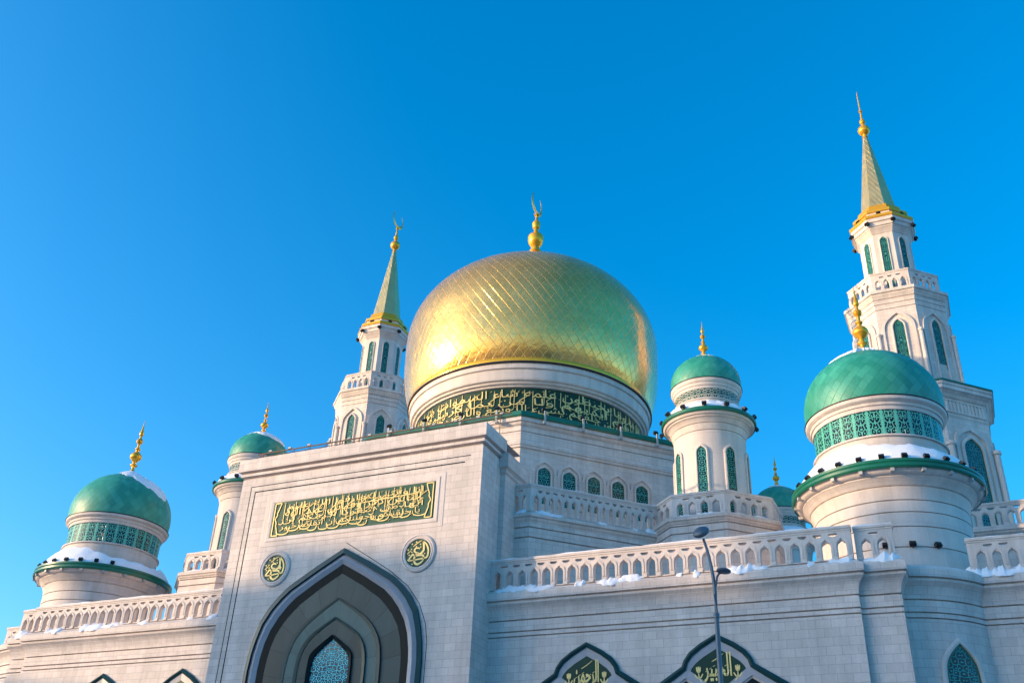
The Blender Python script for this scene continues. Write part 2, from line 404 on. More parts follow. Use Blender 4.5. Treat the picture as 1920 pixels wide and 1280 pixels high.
def balustrade(mb, pf, L, z0, h, n, t=.22, margin=.12, mi=0, slots=True, snow=None):
    """pierced parapet of small keel arches under a coping, u from 0 to L, front face at d=0"""
    p = (L-2*margin)/n
    hs_ = h-.20                      # slab height under the coping
    outer = [(0, z0), (L, z0), (L, z0+hs_), (0, z0+hs_)]
    holes = []
    aw = .29*p
    za = z0+h*.60; zs = z0+h*.43
    for i in range(n):
        c = margin+p*(i+.5)
        holes.append([(c+aw, z0+.05), (c+aw, zs), (c+aw*.82, zs+(za-zs)*.5), (c, za), (c-aw*.82, zs+(za-zs)*.5), (c-aw, zs), (c-aw, z0+.05)])
    if slots:
        for i in range(1, n):
            c = margin+p*i; sw = .30*p; zt = z0+h*.80; zl = z0+h*.71
            holes.append([(c+sw*.5, zl), (c+sw, (zl+zt)/2+.02), (c+sw*.9, zt), (c-sw*.9, zt), (c-sw, (zl+zt)/2+.02), (c-sw*.5, zl)])
    polys = [[Vector((a, b, 0)) for a, b in q] for q in [outer]+holes]
    flat = [q for pl in [outer]+holes for q in pl]
    for tr in tessellate_polygon(polys):
        q = [flat[i] for i in tr]
        ar = (q[1][0]-q[0][0])*(q[2][1]-q[0][1])-(q[1][1]-q[0][1])*(q[2][0]-q[0][0])
        if abs(ar) < 1e-9: continue
        if ar < 0: q = q[::-1]
        mb.face([pf(a, b, 0) for a, b in q], [(a, b) for a, b in q], mi)
        mb.face([pf(a, b, -t) for a, b in q[::-1]], [(a, b) for a, b in q[::-1]], mi)
    for hl in holes:
        for i in range(len(hl)):
            a, b = hl[i], hl[(i+1) % len(hl)]
            mb.face([pf(a[0], a[1], 0), pf(a[0], a[1], -t), pf(b[0], b[1], -t), pf(b[0], b[1], 0)], None, mi)
    for u in (0, L):
        mb.face([pf(u, z0, 0), pf(u, z0, -t), pf(u, z0+hs_, -t), pf(u, z0+hs_, 0)], None, mi)
    # raised hood moulds and feet
    for i in range(n):
        c = margin+p*(i+.5); o1 = [(c+q*1.0, z) for q, z in [(aw*1.62, z0+.22), (aw*1.62, zs+.03), (aw*1.3, zs+(za-zs)*.62+.06), (0, za+.15), (-aw*1.3, zs+(za-zs)*.62+.06), (-aw*1.62, zs+.03), (-aw*1.62, z0+.22)]]
        o2 = [(c+q*1.0, z) for q, z in [(aw*1.22, z0+.22), (aw*1.22, zs), (aw*.98, zs+(za-zs)*.58), (0, za+.06), (-aw*.98, zs+(za-zs)*.58), (-aw*1.22, zs), (-aw*1.22, z0+.22)]]
        ring(mb, pf, o1, o1, 0, .035, mi); ring(mb, pf, o1, o2, .035, .035, mi); ring(mb, pf, o2, o2, .035, 0, mi)
    for i in range(n+1):
        c = margin+p*i; hw = p*.5-aw-.02
        mb.box((max(0, c-hw), z0, .0), (min(L, c+hw), z0+.13, .045), mi, lambda a, b, d: pf(a, b, d)) if False else None
        lo, hi = max(.004, c-hw), min(L-.004, c+hw)
        P = lambda a, b, d: pf(a, b, d)
        for q in ([(lo, z0), (hi, z0), (hi, z0+.13), (lo, z0+.13)],):
            mb.face([P(a, b, .05) for a, b in q], None, mi); mb.face([P(lo, z0+.13, .05), P(hi, z0+.13, .05), P(hi, z0+.17, 0), P(lo, z0+.17, 0)], None, mi)
    # coping
    zc = z0+hs_
    pr = [(-t, zc), (.03, zc), (.03, zc+.07), (.07, zc+.09), (.07, zc+.20), (-t-.05, zc+.20), (-t-.05, zc)]
    for j in range(len(pr)-1):
        a, b = pr[j], pr[j+1]
        mb.face([pf(-.03, a[1], a[0]), pf(L+.03, a[1], a[0]), pf(L+.03, b[1], b[0]), pf(-.03, b[1], b[0])], None, mi)
    for u in (-.03, L+.03):
        mb.face([pf(u, q[1], q[0]) for q in pr[:-1]], None, mi)
    return zc+.20

def snow_ridge(mb, pf, u0, u1, d0, d1, z, hmax, seed, zslope=0.0, step=.08):
    """an irregular drift lying along a ledge, thinning out at both ends"""
    rnd = random.Random(seed)
    n = max(6, int((u1-u0)/step)); ph = [rnd.uniform(0, 6.3) for _ in range(6)]
    rows = []
    for i in range(n+1):
        t = i/n; u = u0+(u1-u0)*t
        e = max(0, min(1, t*5, (1-t)*5))**.6
        k = .55+.25*math.sin(u*2.1+ph[0])+.18*math.sin(u*5.3+ph[1])+.10*math.sin(u*11+ph[2])+.12*math.sin(u*19+ph[4])+rnd.uniform(-.14, .14)
        k = max(.22, k)*e; dd = d0+(d1-d0)*(.55+.45*max(0, min(1, .6+.4*math.sin(u*1.7+ph[3])+.25*math.sin(u*6+ph[4])+.12*math.sin(u*15+ph[5]))))*max(.3, e)
        H = hmax*k; row = []
        for q, f in ((0, 1.0), (.2, 1.05), (.42, 1), (.62, .85), (.82, .6), (.95, .3), (1.0, -.05)):
            d = d0+(dd-d0)*q
            row.append(pf(u, z+(zslope*(d-.04) if d > .04 else 0)+(H*f if q < 1 else -.04), d))
        rows.append(row)
    mb.grid(rows, None, 0, True)
def snow_strip(mb, pf, L, z, d0, d1, seed, h=.07, u0=0):
    rnd = random.Random(seed); n = max(8, int(L/.25)); rows = []
    ph = [rnd.uniform(0, 6.3) for _ in range(3)]
    for i in range(n+1):
        u = u0+L*i/n; k = max(.15, .75+.3*math.sin(u*1.3+ph[0])+.2*math.sin(u*4.1+ph[1])+rnd.uniform(-.12, .12)); H = h*k
        rows.append([pf(u, z-.005, d1), pf(u, z+H*.6, d1-.01), pf(u, z+H, d1-.05), pf(u, z+H, d0+.05), pf(u, z+H*.6, d0), pf(u, z-.005, d0)])
    mb.grid(rows, None, 0, True); mb.face(rows[0][::-1]); mb.face(rows[-1])

# ---- lettering: joined letters from the built-in typeface, stretched into the tall dense hand of the boards
FORMS = {'ا':'8D8E','أ':'8384','إ':'8788','آ':'8182','ب':'8F909192','ت':'95969798','ث':'999A9B9C','ج':'9D9E9FA0','ح':'A1A2A3A4','خ':'A5A6A7A8','د':'A9AA','ذ':'ABAC','ر':'ADAE','ز':'AFB0','س':'B1B2B3B4','ش':'B5B6B7B8','ض':'BDBEBFC0','ط':'C1C2C3C4','ع':'C9CACBCC','غ':'CDCECFD0','ف':'D1D2D3D4','ق':'D5D6D7D8','ك':'D9DADBDC','ل':'DDDEDFE0','م':'E1E2E3E4','ن':'E5E6E7E8','ه':'E9EAEBEC','و':'EDEE','ى':'EFF0','ي':'F1F2F3F4','ء':'80','ئ':'898A8B8C','ة':'9394'}
FORMS = {k: [chr(0xFE00+int(v[i:i+2], 16)) for i in range(0, len(v), 2)] for k, v in FORMS.items()}
def joined(t):
    out = []; n = len(t)
    for i, c in enumerate(t):
        f = FORMS.get(c)
        if not f: out.append(c); continue
        pv = i > 0 and len(FORMS.get(t[i-1], [])) == 4 and len(f) > 1
        nx = len(f) == 4 and i < n-1 and len(FORMS.get(t[i+1], [])) > 1
        out.append(f[(3 if pv else 2) if nx else (1 if pv else 0)])
    return ''.join(reversed(out))
def text_shape(t, bold=.02):
    cu = bpy.data.curves.new('lettering', 'FONT'); cu.body = joined(t); cu.offset = bold; cu.resolution_u = 3
    ob = bpy.data.objects.new('lettering', cu); COL.objects.link(ob)
    me = bpy.data.meshes.new_from_object(ob.evaluated_get(bpy.context.evaluated_depsgraph_get()))
    v = [(p.co.x, p.co.y) for p in me.vertices]; f = [tuple(p.vertices) for p in me.polygons]
    bpy.data.objects.remove(ob); bpy.data.curves.remove(cu); bpy.data.meshes.remove(me)
    return v, f
def letter(mb, pf, t, u0, u1, z0, z1, d=.03, mi=1, bold=.02, tall=1.5, sub=False):
    """fit text between u0..u1, z0..z1; ascenders pulled taller; raised by d with sides"""
    v, f = text_shape(t, bold)
    if not v: return
    v = [(x, y if y < .45 else .45+(y-.45)*tall) for x, y in v]
    xs = [p[0] for p in v]; ys = [p[1] for p in v]
    x0, x1, y0, y1 = min(xs), max(xs), min(ys), max(ys)
    g = [(u0+(x-x0)/(x1-x0)*(u1-u0), z0+(y-y0)/(y1-y0)*(z1-z0)) for x, y in v]
    cnt = {}
    for q in f:
        pts = [g[i] for i in q]
        a = sum(pts[i-1][0]*pts[i][1]-pts[i][0]*pts[i-1][1] for i in range(len(pts)))
        if abs(a) < 1e-10: continue
        if a < 0: q = q[::-1]
        mb.face([pf(*g[i], d) for i in q], [g[i] for i in q], mi)
        for i in range(len(q)): cnt[(q[i-1], q[i])] = 1
    for (a, b) in cnt:
        if (b, a) not in cnt:
            mb.face([pf(*g[a], 0), pf(*g[b], 0), pf(*g[b], d), pf(*g[a], d)], None, mi)
def stroke(mb, pf, pts, w0, w1, d, mi=1, sub=4):
    """a pen stroke of changing width through pts (smoothed)"""
    P = [Vector((a, b)) for a, b in pts]; Q = []
    for i in range(len(P)-1):
        p0, p1, p2, p3 = P[max(i-1, 0)], P[i], P[i+1], P[min(i+2, len(P)-1)]
        for k in range(sub):
            t = k/sub
            Q.append(.5*((2*p1)+(p2-p0)*t+(2*p0-5*p1+4*p2-p3)*t*t+(3*p1-p0-3*p2+p3)*t*t*t))
    Q.append(P[-1]); n = len(Q); L = []; R = []
    for i, q in enumerate(Q):
        dr = (Q[min(i+1, n-1)]-Q[max(i-1, 0)]).normalized(); nn = Vector((-dr.y, dr.x)); t = i/(n-1)
        ww = (w0+(w1-w0)*t)*(.55+.45*math.sin(PI*min(1, max(0, t*.9+.05))))*.5
        L.append(q+nn*ww); R.append(q-nn*ww)
    for i in range(n-1):
        mb.face([pf(*L[i], d), pf(*R[i], d), pf(*R[i+1], d), pf(*L[i+1], d)], None, mi)
        mb.face([pf(*L[i], 0), pf(*L[i], d), pf(*L[i+1], d), pf(*L[i+1], 0)], None, mi)
        mb.face([pf(*R[i], d), pf(*R[i], 0), pf(*R[i+1], 0), pf(*R[i+1], d)], None, mi)
def dot(mb, pf, u, z, r, d, mi=1):
    q = [(u, z-r), (u+r, z), (u, z+r), (u-r, z)]
    mb.face([pf(a, b, d) for a, b in q], None, mi)
    for i in range(4):
        a, b = q[i-1], q[i]; mb.face([pf(*a, 0), pf(*b, 0), pf(*b, d), pf(*a, d)], None, mi)

def finial(mb, z0, H, R, spike=True, mi=0):
    """stacked gilded balls on a neck, ending in a spear"""
    pr = [(.55, 0), (.62, .01), (.40, .035), (.28, .07), (.30, .12), (.62, .135), (.62, .15), (.34, .17), (.32, .20), (.60, .235), (.92, .27), (1.0, .30), (.92, .335), (.55, .375), (.30, .395), (.30, .42), (.46, .435), (.46, .45), (.24, .47), (.22, .535),
          (.46, .56), (.56, .59), (.46, .62), (.22, .645), (.18, .69), (.30, .70), (.38, .72), (.34, .75), (.16, .83), (.07, .92), (.015, 1.0)]
    lathe(mb, [(r*R, z0+H*z) for r, z in pr], 20, mi)

# =================================================================== ground
g = MB(); g.face([(-1500, -1500, 0), (1500, -1500, 0), (1500, 1500, 0), (-1500, 1500, 0)])
m, n_, l_, b_ = newmat('trampled_snow')
geo = n_.new('ShaderNodeNewGeometry').outputs['Position']
l_.new(ramp(n_, l_, noise(n_, l_, geo, .06, 6, .6), .42, .62, (.13, .13, .14), (.50, .51, .53)), b_.inputs['Base Color']); b_.inputs['Roughness'].default_value = .8
tag(g.build('ground', m), kind='structure')

# =================================================================== mosque (body, dome, entrance, wings)
mosque = thing('mosque', 'pale stone mosque with a huge gold dome and a tall arched entrance front', 'mosque', (0, 42, 0))
ML = (0, 42, 0)
def part(mb, name, mats, parent=None, **k):
    """vertices are in world metres; the mosque root stands at ML"""
    for i in range(len(mb.v)): mb.v[i] = mb.v[i]-Vector(ML)
    return mb.build(name, mats, parent or mosque, **k)
class MW:   # window() builds with frames given in world metres: wrap pf so it lands in the mosque's space
    pass
def loc_pf(pf): return lambda u, z, d=0: pf(u, z, d)-Vector(ML)

# ---- octagonal hall
HC = 64.72
hall = MB()
prof = [(13.5, 12.0)] + [(13.5, 26.95), (13.6, 26.97), (13.6, 27.12), (13.66, 27.14), (13.66, 27.3), (13.52, 27.42), (13.5, 27.45)] + groove(13.5, 28.1, .06) + [(13.5, 28.45), (13.62, 28.55), (13.66, 28.7), (13.78, 28.72), (13.78, 28.98)]
sweep(hall, octa(13.5, 0, HC), [(a-13.5, z) for a, z in prof], True)
hall.face([(x, y, 28.98) for x, y in octa(13.78, 0, HC)])
hall_o = part(hall, 'hall_wall', M_STONE)
gt = MB()
sweep(gt, octa(13.5, 0, HC), [(.2, 28.985), (.36, 28.985), (.40, 29.05), (.40, 29.30), (.34, 29.36), (.1, 29.36), (-1.5, 29.5)], True)
part(gt, 'gutter', M_GREENPAINT, hall_o)
# windows on the two 45 degree faces: pointed lattices under linked hood moulds
A = 13.5
for sgn in (1, -1):
    cx, cy = (A*.41421, HC-A) if sgn > 0 else (-A, HC-A*.41421)
    pf0 = frame(cx, cy, 1, 1) if sgn > 0 else frame(cx, cy, 1, -1)
    Lf = 2*A*.41421; c0 = 5.02 if sgn > 0 else Lf-5.02
    hm = MB()
    for k in range(5):
        u = c0+(k-2)*1.687
        window(hall_o, loc_pf(pf0), u, 23.5, 25.86, .43, .42, .10, .07)
        hood(hm, pf0, u, 23.4, 25.45, 26.38, .80, .13, .10)
    for k in range(6):
        u = c0+(k-2.5)*1.687
        hm.box((u-.07, 23.4, -.02), (u+.07, 25.3, .10), 0, lambda a, b, d: pf0(a, b, d)); hm.box((u-.12, 25.3, -.02), (u+.12, 25.42, .13), 0, lambda a, b, d: pf0(a, b, d))
    part(hm, 'window_surround', M_TRIM, hall_o)

# ---- drum, inscription band, gold dome
dr = MB()
lathe(dr, [(9.2, 29.3), (9.2, 31.3), (8.78, 31.4), (8.78, 34.18), (8.95, 34.2), (8.98, 34.32), (9.16, 34.36), (9.2, 34.5), (9.36, 34.56), (9.40, 34.7), (9.37, 34.72), (9.43, 35.3), (9.40, 35.33), (9.42, 35.38), (9.55, 35.42), (9.58, 35.72), (9.54, 35.74), (9.54, 35.82)], 128, 0, 0, HC)
drum = part(dr, 'dome_drum', M_BIG)
sh = MB(); lathe(sh, [(9.62, 35.80), (9.70, 35.82), (9.70, 35.92), (9.62, 35.94)], 128, 0, 0, HC); part(sh, 'painted_shadow_gap', M_BLACK, drum)  # black ring laid in for the shade between drum and dome
ib = MB(); lathe(ib, [(8.80, 31.5), (8.80, 34.17)], 128, 0, 0, HC, usc=40)
pfd = cylframe(0, HC, 8.81, rad(24.4))
verse = 'من ذا الذي يشفع عنده إلا بإذنه يعلم ما بين أيديهم وما خلفهم ولا يحيطون بشيء من علمه إلا بما شاء'
half = 8.81*rad(92)
def interlaced(mb, pf, text, u0, u1, z0, z1, rows, d, mi, seed, hrow, nv, nb, nk, nd):
    """words dealt in turn to overlapping rows, with the tall uprights, deep bowls and long strokes of the hand"""
    ws = text.split(); H = z1-z0; rnd = random.Random(seed)
    for r in range(rows):
        zz = z0+H*(.10+(.88-hrow)*r/max(1, rows-1)); off = (u1-u0)*.012*r
        letter(mb, pf, ' '.join(ws[r::rows]), u0+off, u1-(u1-u0)*.02*((r+1) % 2), zz, zz+H*hrow, d+.004*r, mi, -.008, 1.1)
    wd = H*.021
    for k in range(nv):
        u = u0+(k+rnd.uniform(.1, .9))*(u1-u0)/nv; a = z0+H*rnd.uniform(.22, .5); b = z0+H*rnd.uniform(.9, .99); le = rnd.uniform(-.015, .03)*H
        stroke(mb, pf, [(u+le, b), (u+le*.3, (a+b)/2), (u, a)], wd*1.1, wd*.8, d, mi, 2)
        if k % 3 == 0: stroke(mb, pf, [(u, a), (u-H*.06, a-H*.05), (u-H*.15, a-H*.01)], wd*1.2, wd*.8, d, mi, 2)
    for k in range(nb):
        u = u0+(k+rnd.uniform(.2, .8))*(u1-u0)/nb; w_ = H*rnd.uniform(.16, .26); a = z0+H*rnd.uniform(.02, .12)
        stroke(mb, pf, [(u+w_, a+w_*.75), (u+w_*.75, a+w_*.15), (u, a), (u-w_*.8, a+w_*.2), (u-w_*.95, a+w_*.7)], wd*1.5, wd*.9, d+.006, mi, 4)
    for k in range(nk):
        u = u0+(k+rnd.uniform(.2, .8))*(u1-u0)/nk; a = z0+H*rnd.uniform(.5, .62); L_ = H*rnd.uniform(.28, .42)
        stroke(mb, pf, [(u+L_, a+L_*.75), (u+L_*.4, a+L_*.36), (u, a), (u+L_*.3, a-L_*.35)], wd, wd*1.2, d, mi, 3)
    for k in range(nd):
        u = rnd.uniform(u0, u1); z = z0+H*rnd.uniform(.05, .95); q = H*.03
        if k % 3: stroke(mb, pf, [(u-q, z-q*.6), (u+q, z+q*.6)], wd*.55, wd*.5, d, mi, 1)
        else: dot(mb, pf, u, z, wd*.6, d, mi)
interlaced(ib, pfd, verse+' وسع كرسيه السموات والأرض ولا يئوده حفظهما وهو العلي العظيم', -half, half, 31.75, 34.12, 3, .05, 1, 5, .42, 46, 22, 16, 170)
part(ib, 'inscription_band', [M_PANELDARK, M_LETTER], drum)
gd = MB()
dome_prof = [(10.3*(1-.072*((41.6-z)/5.65)**3.2), z) for z in [35.95+5.65*i/20 for i in range(20)]]+ellipse_dome(10.3, 41.6, 7.9, 41.6, 15.0, 40)[8:]
lathe(gd, dome_prof, 168, 0, 0, HC, tiles=86, vst=.72)
lathe(gd, [(9.50, 35.88), (9.66, 35.90), (9.70, 36.02), (9.64, 36.30), (9.62, 36.34)], 128, 1, 0, HC)
dome = part(gd, 'golden_dome', [M_GOLDDOME, M_GOLD], sharp=60)
def crescent(mb, cx, cy, z0, R, th=.09):
    """open crescent in the Y-Z plane"""
    c = Vector((cx, cy, z0+R)); n = 26; rows = []
    for k in range(n+1):
        a = rad(-90)+ (k/n-.5)*rad(292); t = max(0, math.sin(PI*k/n))
        wdt = R*(.05+.30*t**1.3); ro = R; ri = R-wdt
        p = lambda r, x: (cx+x, c.y+r*math.cos(a), c.z+r*math.sin(a))
        x = th*(.25+.75*t)
        rows.append([p(ro, 0), p((ro+ri)/2, x), p(ri, 0), p((ro+ri)/2, -x)])
    mb.grid(rows, None, 0, True, True)
fb = MB()
fz = [(.9, 49.4), (.72, 49.6), (.55, 49.9), (.42, 50.6), (.42, 51.62), (.60, 51.68), (.60, 51.78), (.40, 51.86), (.40, 52.1), (.55, 52.2), (.55, 52.3), (.36, 52.4), (.34, 52.7), (.50, 52.95), (.64, 53.2), (.70, 53.55), (.70, 53.85), (.58, 54.05), (.26, 54.25), (.20, 54.5), (.20, 54.75), (.30, 54.85), (.36, 55.1), (.36, 55.4), (.22, 55.62), (.12, 55.8), (.10, 56.2), (.22, 56.26), (.22, 56.36), (.05, 56.5)]
lathe(fb, fz, 24, 0, 0, HC)
fo = part(fb, 'finial', M_GOLD, dome)
cb_ = MB(); crescent(cb_, 0, HC, 56.35, 1.15, .10); part(cb_, 'crescent', M_GOLD, dome)

# ---- terrace round the hall
TA = [(-14.4, 51.25), (-8.86, 45.75), (8.86, 45.75), (14.4, 51.25)]
te = MB()
tp = [(0, 12.0)]+groove(0, 19.0)+groove(0, 19.55)+[(0, 19.85), (.08, 19.95), (.10, 20.05), (.22, 20.1), (.22, 20.26), (.02, 20.40), (-3, 20.42)]
sweep(te, TA, tp)
te_o = part(te, 'terrace_wall', M_STONE)
for (p, q, nb) in ((TA[0], TA[1], 17), (TA[1], TA[2], 38), (TA[2], TA[3], 17)):
    b = MB(); Lr = math.hypot(q[0]-p[0], q[1]-p[1])
    balustrade(b, frame(p[0], p[1], q[0]-p[0], q[1]-p[1]), Lr, 20.42, 1.58, nb, .2, .12)
    part(b, 'terrace_balustrade', M_TRIM, te_o)

# ---- entrance block
po = MB()
PW = 7.75
tp = [(0, 0), (0, 22.88), (-.10, 22.90), (-.10, 23.0), (.13, 23.02), (.13, 23.18), (.02, 23.20), (.02, 23.28), (.27, 23.30), (.27, 24.02), (.18, 24.05), (-.5, 24.05)]
sweep(po, [(-PW, 46.5), (-PW, 42), (PW, 42), (PW, 44.3)], tp)
po.face([(-PW-.1, 42, 24.04), (PW+.1, 42, 24.04), (PW+.1, 46.5, 24.04), (-PW-.1, 46.5, 24.04)])
sweep(po, [(PW, 44.3), (PW+.25, 44.3), (PW+.25, 46.6)], [(0, 0), (0, 22.05), (.10, 22.15), (.10, 22.3), (.26, 22.42), (.26, 23.2), (-.3, 23.22)])
portal = part(po, 'entrance_block', M_STONE)
pfp = frame(0, 42, 1, 0)
# framing grooves: flat dark strips painted for their shade, left and top only
gl = MB()
def line(mb, a, b, wd, d=.004):
    a = Vector(a); b = Vector(b); t = (b-a).normalized(); nn = Vector((-t.y, t.x))*wd/2
    mb.face([pfp(*(a-nn), d), pfp(*(b-nn), d), pfp(*(b+nn), d), pfp(*(a+nn), d)])
for hw, zt, wd in ((7.05, 22.36, .05), (6.72, 22.02, .07)):
    line(gl, (-hw, 6), (-hw, zt+wd/2), wd); line(gl, (-hw-wd/2, zt), (hw+wd/2, zt), wd)
part(gl, 'joint_and_shade_line', M_DARKREVEAL, portal)
# inscription board
ip = MB()
def rect(hw, zb, zt): return [(hw, zb), (hw, zt), (-hw, zt), (-hw, zb)]
for (o1, o2, d1, d2, mi) in (((5.72, 18.62, 21.62), (5.68, 18.66, 21.58), 0, .02, 0), ((5.68, 18.66, 21.58), (5.42, 18.88, 21.40), .02, .025, 0), ((5.42, 18.88, 21.40), (5.36, 18.93, 21.35), .025, .06, 0), ((5.36, 18.93, 21.35), (5.2, 19.08, 21.21), .06, .05, 0), ((5.2, 19.08, 21.21), (5.15, 19.13, 21.16), .05, .03, 0)):
    ring(ip, pfp, rect(*o1), rect(*o2), d1, d2, mi, close=True)
fill(ip, pfp, rect(5.15, 19.13, 21.16), .03, 1)
pfl = lambda u, z, d=0: pfp(u, z, d+.032)
interlaced(ip, pfl, 'يا أيها الناس إنا خلقناكم من ذكر وأنثى وجعلناكم شعوبا وقبائل لتعارفوا إن أكرمكم عند الله أتقاكم إن الله عليم خبير', -4.5, 4.5, 19.17, 21.12, 4, .04, 2, 11, .30, 32, 14, 10, 90)
stroke(ip, pfl, [(-.2, 20.42), (2, 20.52), (4.4, 20.62)], .04, .05, .06, 2, 2)
for s_ in (-1, 1):      # scalloped cartouche ends
    q = [(5.02, 19.2), (5.02, 21.08), (4.62, 21.08), (4.72, 20.75), (4.82, 20.5), (4.80, 20.38), (4.92, 20.15), (4.80, 19.92), (4.82, 19.8), (4.72, 19.5), (4.62, 19.2), (5.02, 19.2)]
    for i in range(len(q)-1): stroke(ip, pfl, [(s_*q[i][0], q[i][1]), (s_*q[i+1][0], q[i+1][1])], .09, .09, .04, 2, 1)
part(ip, 'inscription_board', [M_TRIM, M_PANEL, M_LETTER], portal)
# two round calligraphy medallions
STK = [([(0.25, 0.59), (0.31, 0.17), (0.21, -0.0), (0.09, -0.04)], .12), ([(0.25, 0.59), (0.46, 0.37), (0.57, 0.1), (0.56, -0.13), (0.52, -0.26), (0.35, -0.29), (-0.16, -0.34), (-0.55, -0.36)], .10),
       ([(0.09, -0.04), (-0.02, 0.0), (-0.16, 0.05), (-0.22, 0.14), (-0.16, 0.25), (0.02, 0.25), (0.07, 0.19)], .10), ([(-0.02, 0.0), (-0.18, -0.18), (-0.19, -0.37), (-0.12, -0.51), (0.02, -0.58), (0.18, -0.52), (0.32, -0.4)], .12),
       ([(-0.18, -0.14), (0.01, -0.12), (0.25, -0.13), (0.33, -0.23), (0.32, -0.4)], .11), ([(-0.55, -0.36), (-0.45, -0.23), (-0.3, -0.05), (-0.2, -0.14)], .10), ([(-0.3, 0.36), (-0.07, 0.52), (0.15, 0.63)], .05), ([(-0.62, 0.0), (-0.41, 0.16)], .05)]
DOT = [(-0.13, 0.35), (-0.36, 0.07), (0.1, 0.44), (0.12, 0.3), (-0.38, 0.49), (-0.14, 0.58), (-0.58, 0.21), (-0.39, 0.22), (-0.5, -0.06), (0.37, -0.06), (-0.29, -0.54)]
for cx, variant in ((4.45, 0), (-4.42, 1)):
    md = MB(); circ = lambda r: [(cx+r*math.cos(2*PI*k/48), 17.34+r*math.sin(2*PI*k/48)) for k in range(48)]
    for (ra, rb, da, db, mi) in ((1.0, .99, -.01, .06, 0), (.99, .92, .06, .10, 0), (.92, .86, .10, .06, 0), (.86, .80, .06, .09, 0), (.80, .74, .09, .07, 0), (.74, .735, .07, .02, 0)):
        ring(md, pfp, circ(ra), circ(rb), da, db, mi, True, True)
    fill(md, pfp, circ(.735), .02, 1)
    pfm = lambda u, z, d=0: pfp(cx+u*1.02, 17.34+z*1.02, d+.022)
    for pts, wd in STK: stroke(md, pfm, pts, wd, wd*.8, .03, 2, 4)
    if variant: stroke(md, pfm, [(.3, .0), (.4, -.05), (.36, .07), (.28, 0), (.2, -.02)], .08, .08, .031, 2, 3)
    for a, b in DOT: dot(md, pfm, a, b, .045, .03, 2)
    o = part(md, 'medallion', [M_TRIM, M_PANEL, M_LETTER], portal)
# the great keel arch: nested bands stepping back to the lattice window
def prt(tab): return tab+[(-x, z) for x, z in tab[-2::-1]]
A0 = prt([(5.20, 0), (5.20, 12.0), (5.12, 12.9), (4.98, 13.6), (4.74, 14.45), (4.28, 15.2), (3.72, 15.8), (3.2, 16.25), (1.66, 17.15), (0, 18.02)])
A1 = prt([(4.98, 0), (4.98, 12.0), (4.90, 12.85), (4.76, 13.5), (4.52, 14.3), (4.06, 15.02), (3.55, 15.58), (3.05, 16.0), (1.58, 16.86), (0, 17.72)])
A2 = prt([(4.45, 0), (4.45, 12.0), (4.40, 12.6), (4.26, 13.35), (4.02, 14.0), (3.62, 14.65), (3.16, 15.2), (2.7, 15.62), (1.4, 16.42), (0, 17.18)])
A3 = prt([(4.02, 0), (4.02, 11.8), (3.98, 12.4), (3.86, 13.1), (3.64, 13.75), (3.26, 14.35), (2.86, 14.8), (2.42, 15.22), (1.26, 15.98), (0, 16.68)])
A4 = prt([(2.92, 0), (2.92, 11.6), (2.89, 12.2), (2.80, 12.8), (2.62, 13.3), (2.36, 13.72), (2.06, 14.06), (1.72, 14.36), (.9, 14.9), (0, 15.42)])
A4b = [(x*.93, z-.12 if z > 11 else z) for x, z in A4]
A5 = prt([(2.08, 0), (2.08, 11.5), (2.06, 12.1), (2.0, 12.55), (1.86, 12.95), (1.68, 13.25), (1.45, 13.5), (1.2, 13.7), (.65, 14.05), (0, 14.42)])
A5b = [(x*.92, z-.12 if z > 11 else z) for x, z in A5]
A6 = prt([(1.30, 0), (1.30, 11.4), (1.29, 12.0), (1.26, 12.4), (1.20, 12.58), (1.10, 12.72), (.95, 12.86), (.80, 12.97), (.45, 13.22), (0, 13.52)])
A7 = [(x*.87, z-.18 if z > 11 else z) for x, z in A6]
ar = MB()
ring(ar, pfp, A0, A0, -.02, .14, 0, True); ring(ar, pfp, A0, A1, .14, .20, 0, True); ring(ar, pfp, A1, A1, .20, .08, 0, True)
part(ar, 'arch_trim', M_TEALTRIM, portal)
ar = MB()
A12 = [((a[0]+b[0])/2, (a[1]+b[1])/2) for a, b in zip(A1, A2)]
ring(ar, pfp, A1, A12, .06, .17, 0, True); ring(ar, pfp, A12, A2, .17, .06, 0, True); ring(ar, pfp, A2, A2, .06, .05, 0)
part(ar, 'arch_moulding', M_GREYMOULD, portal, sharp=80)
ar = MB(); ring(ar, pfp, A2, A3, .055, .018, 0); part(ar, 'arch_reveal', M_DARKREVEAL, portal)
ar = MB(); ring(ar, pfp, A3, A4, .016, .014, 0, radial=True); part(ar, 'arch_facing', M_DARKSTONE, portal)
ar = MB(); ring(ar, pfp, A4, A4b, .12, .10, 0); ring(ar, pfp, A4, A4, .0, .12, 0); part(ar, 'arch_trim', M_TEALTRIM, portal)
ar = MB(); ring(ar, pfp, A4b, A5, .07, .05, 0, radial=True); part(ar, 'arch_facing', M_LIGHTGREEN, portal)
ar = MB(); ring(ar, pfp, A5, A5b, .16, .13, 0); ring(ar, pfp, A5, A5, .03, .16, 0); part(ar, 'arch_trim', M_TEALTRIM, portal)
ar = MB(); ring(ar, pfp, A5b, A6, .10, .08, 0, radial=True); part(ar, 'arch_facing', M_DARKSTONE, portal)
ar = MB(); ring(ar, pfp, A6, A7, .20, .12, 0); ring(ar, pfp, A6, A6, .06, .20, 0); ring(ar, pfp, A7, A7, .12, .05, 0); part(ar, 'window_frame', M_DARKREVEAL, portal)
ar = MB(); fill(ar, pfp, A7[1:-1]+[(-1.13, 0), (1.13, 0)], .05, 0, uo=(0, 0)); part(ar, 'window', M_LATCYAN, portal)
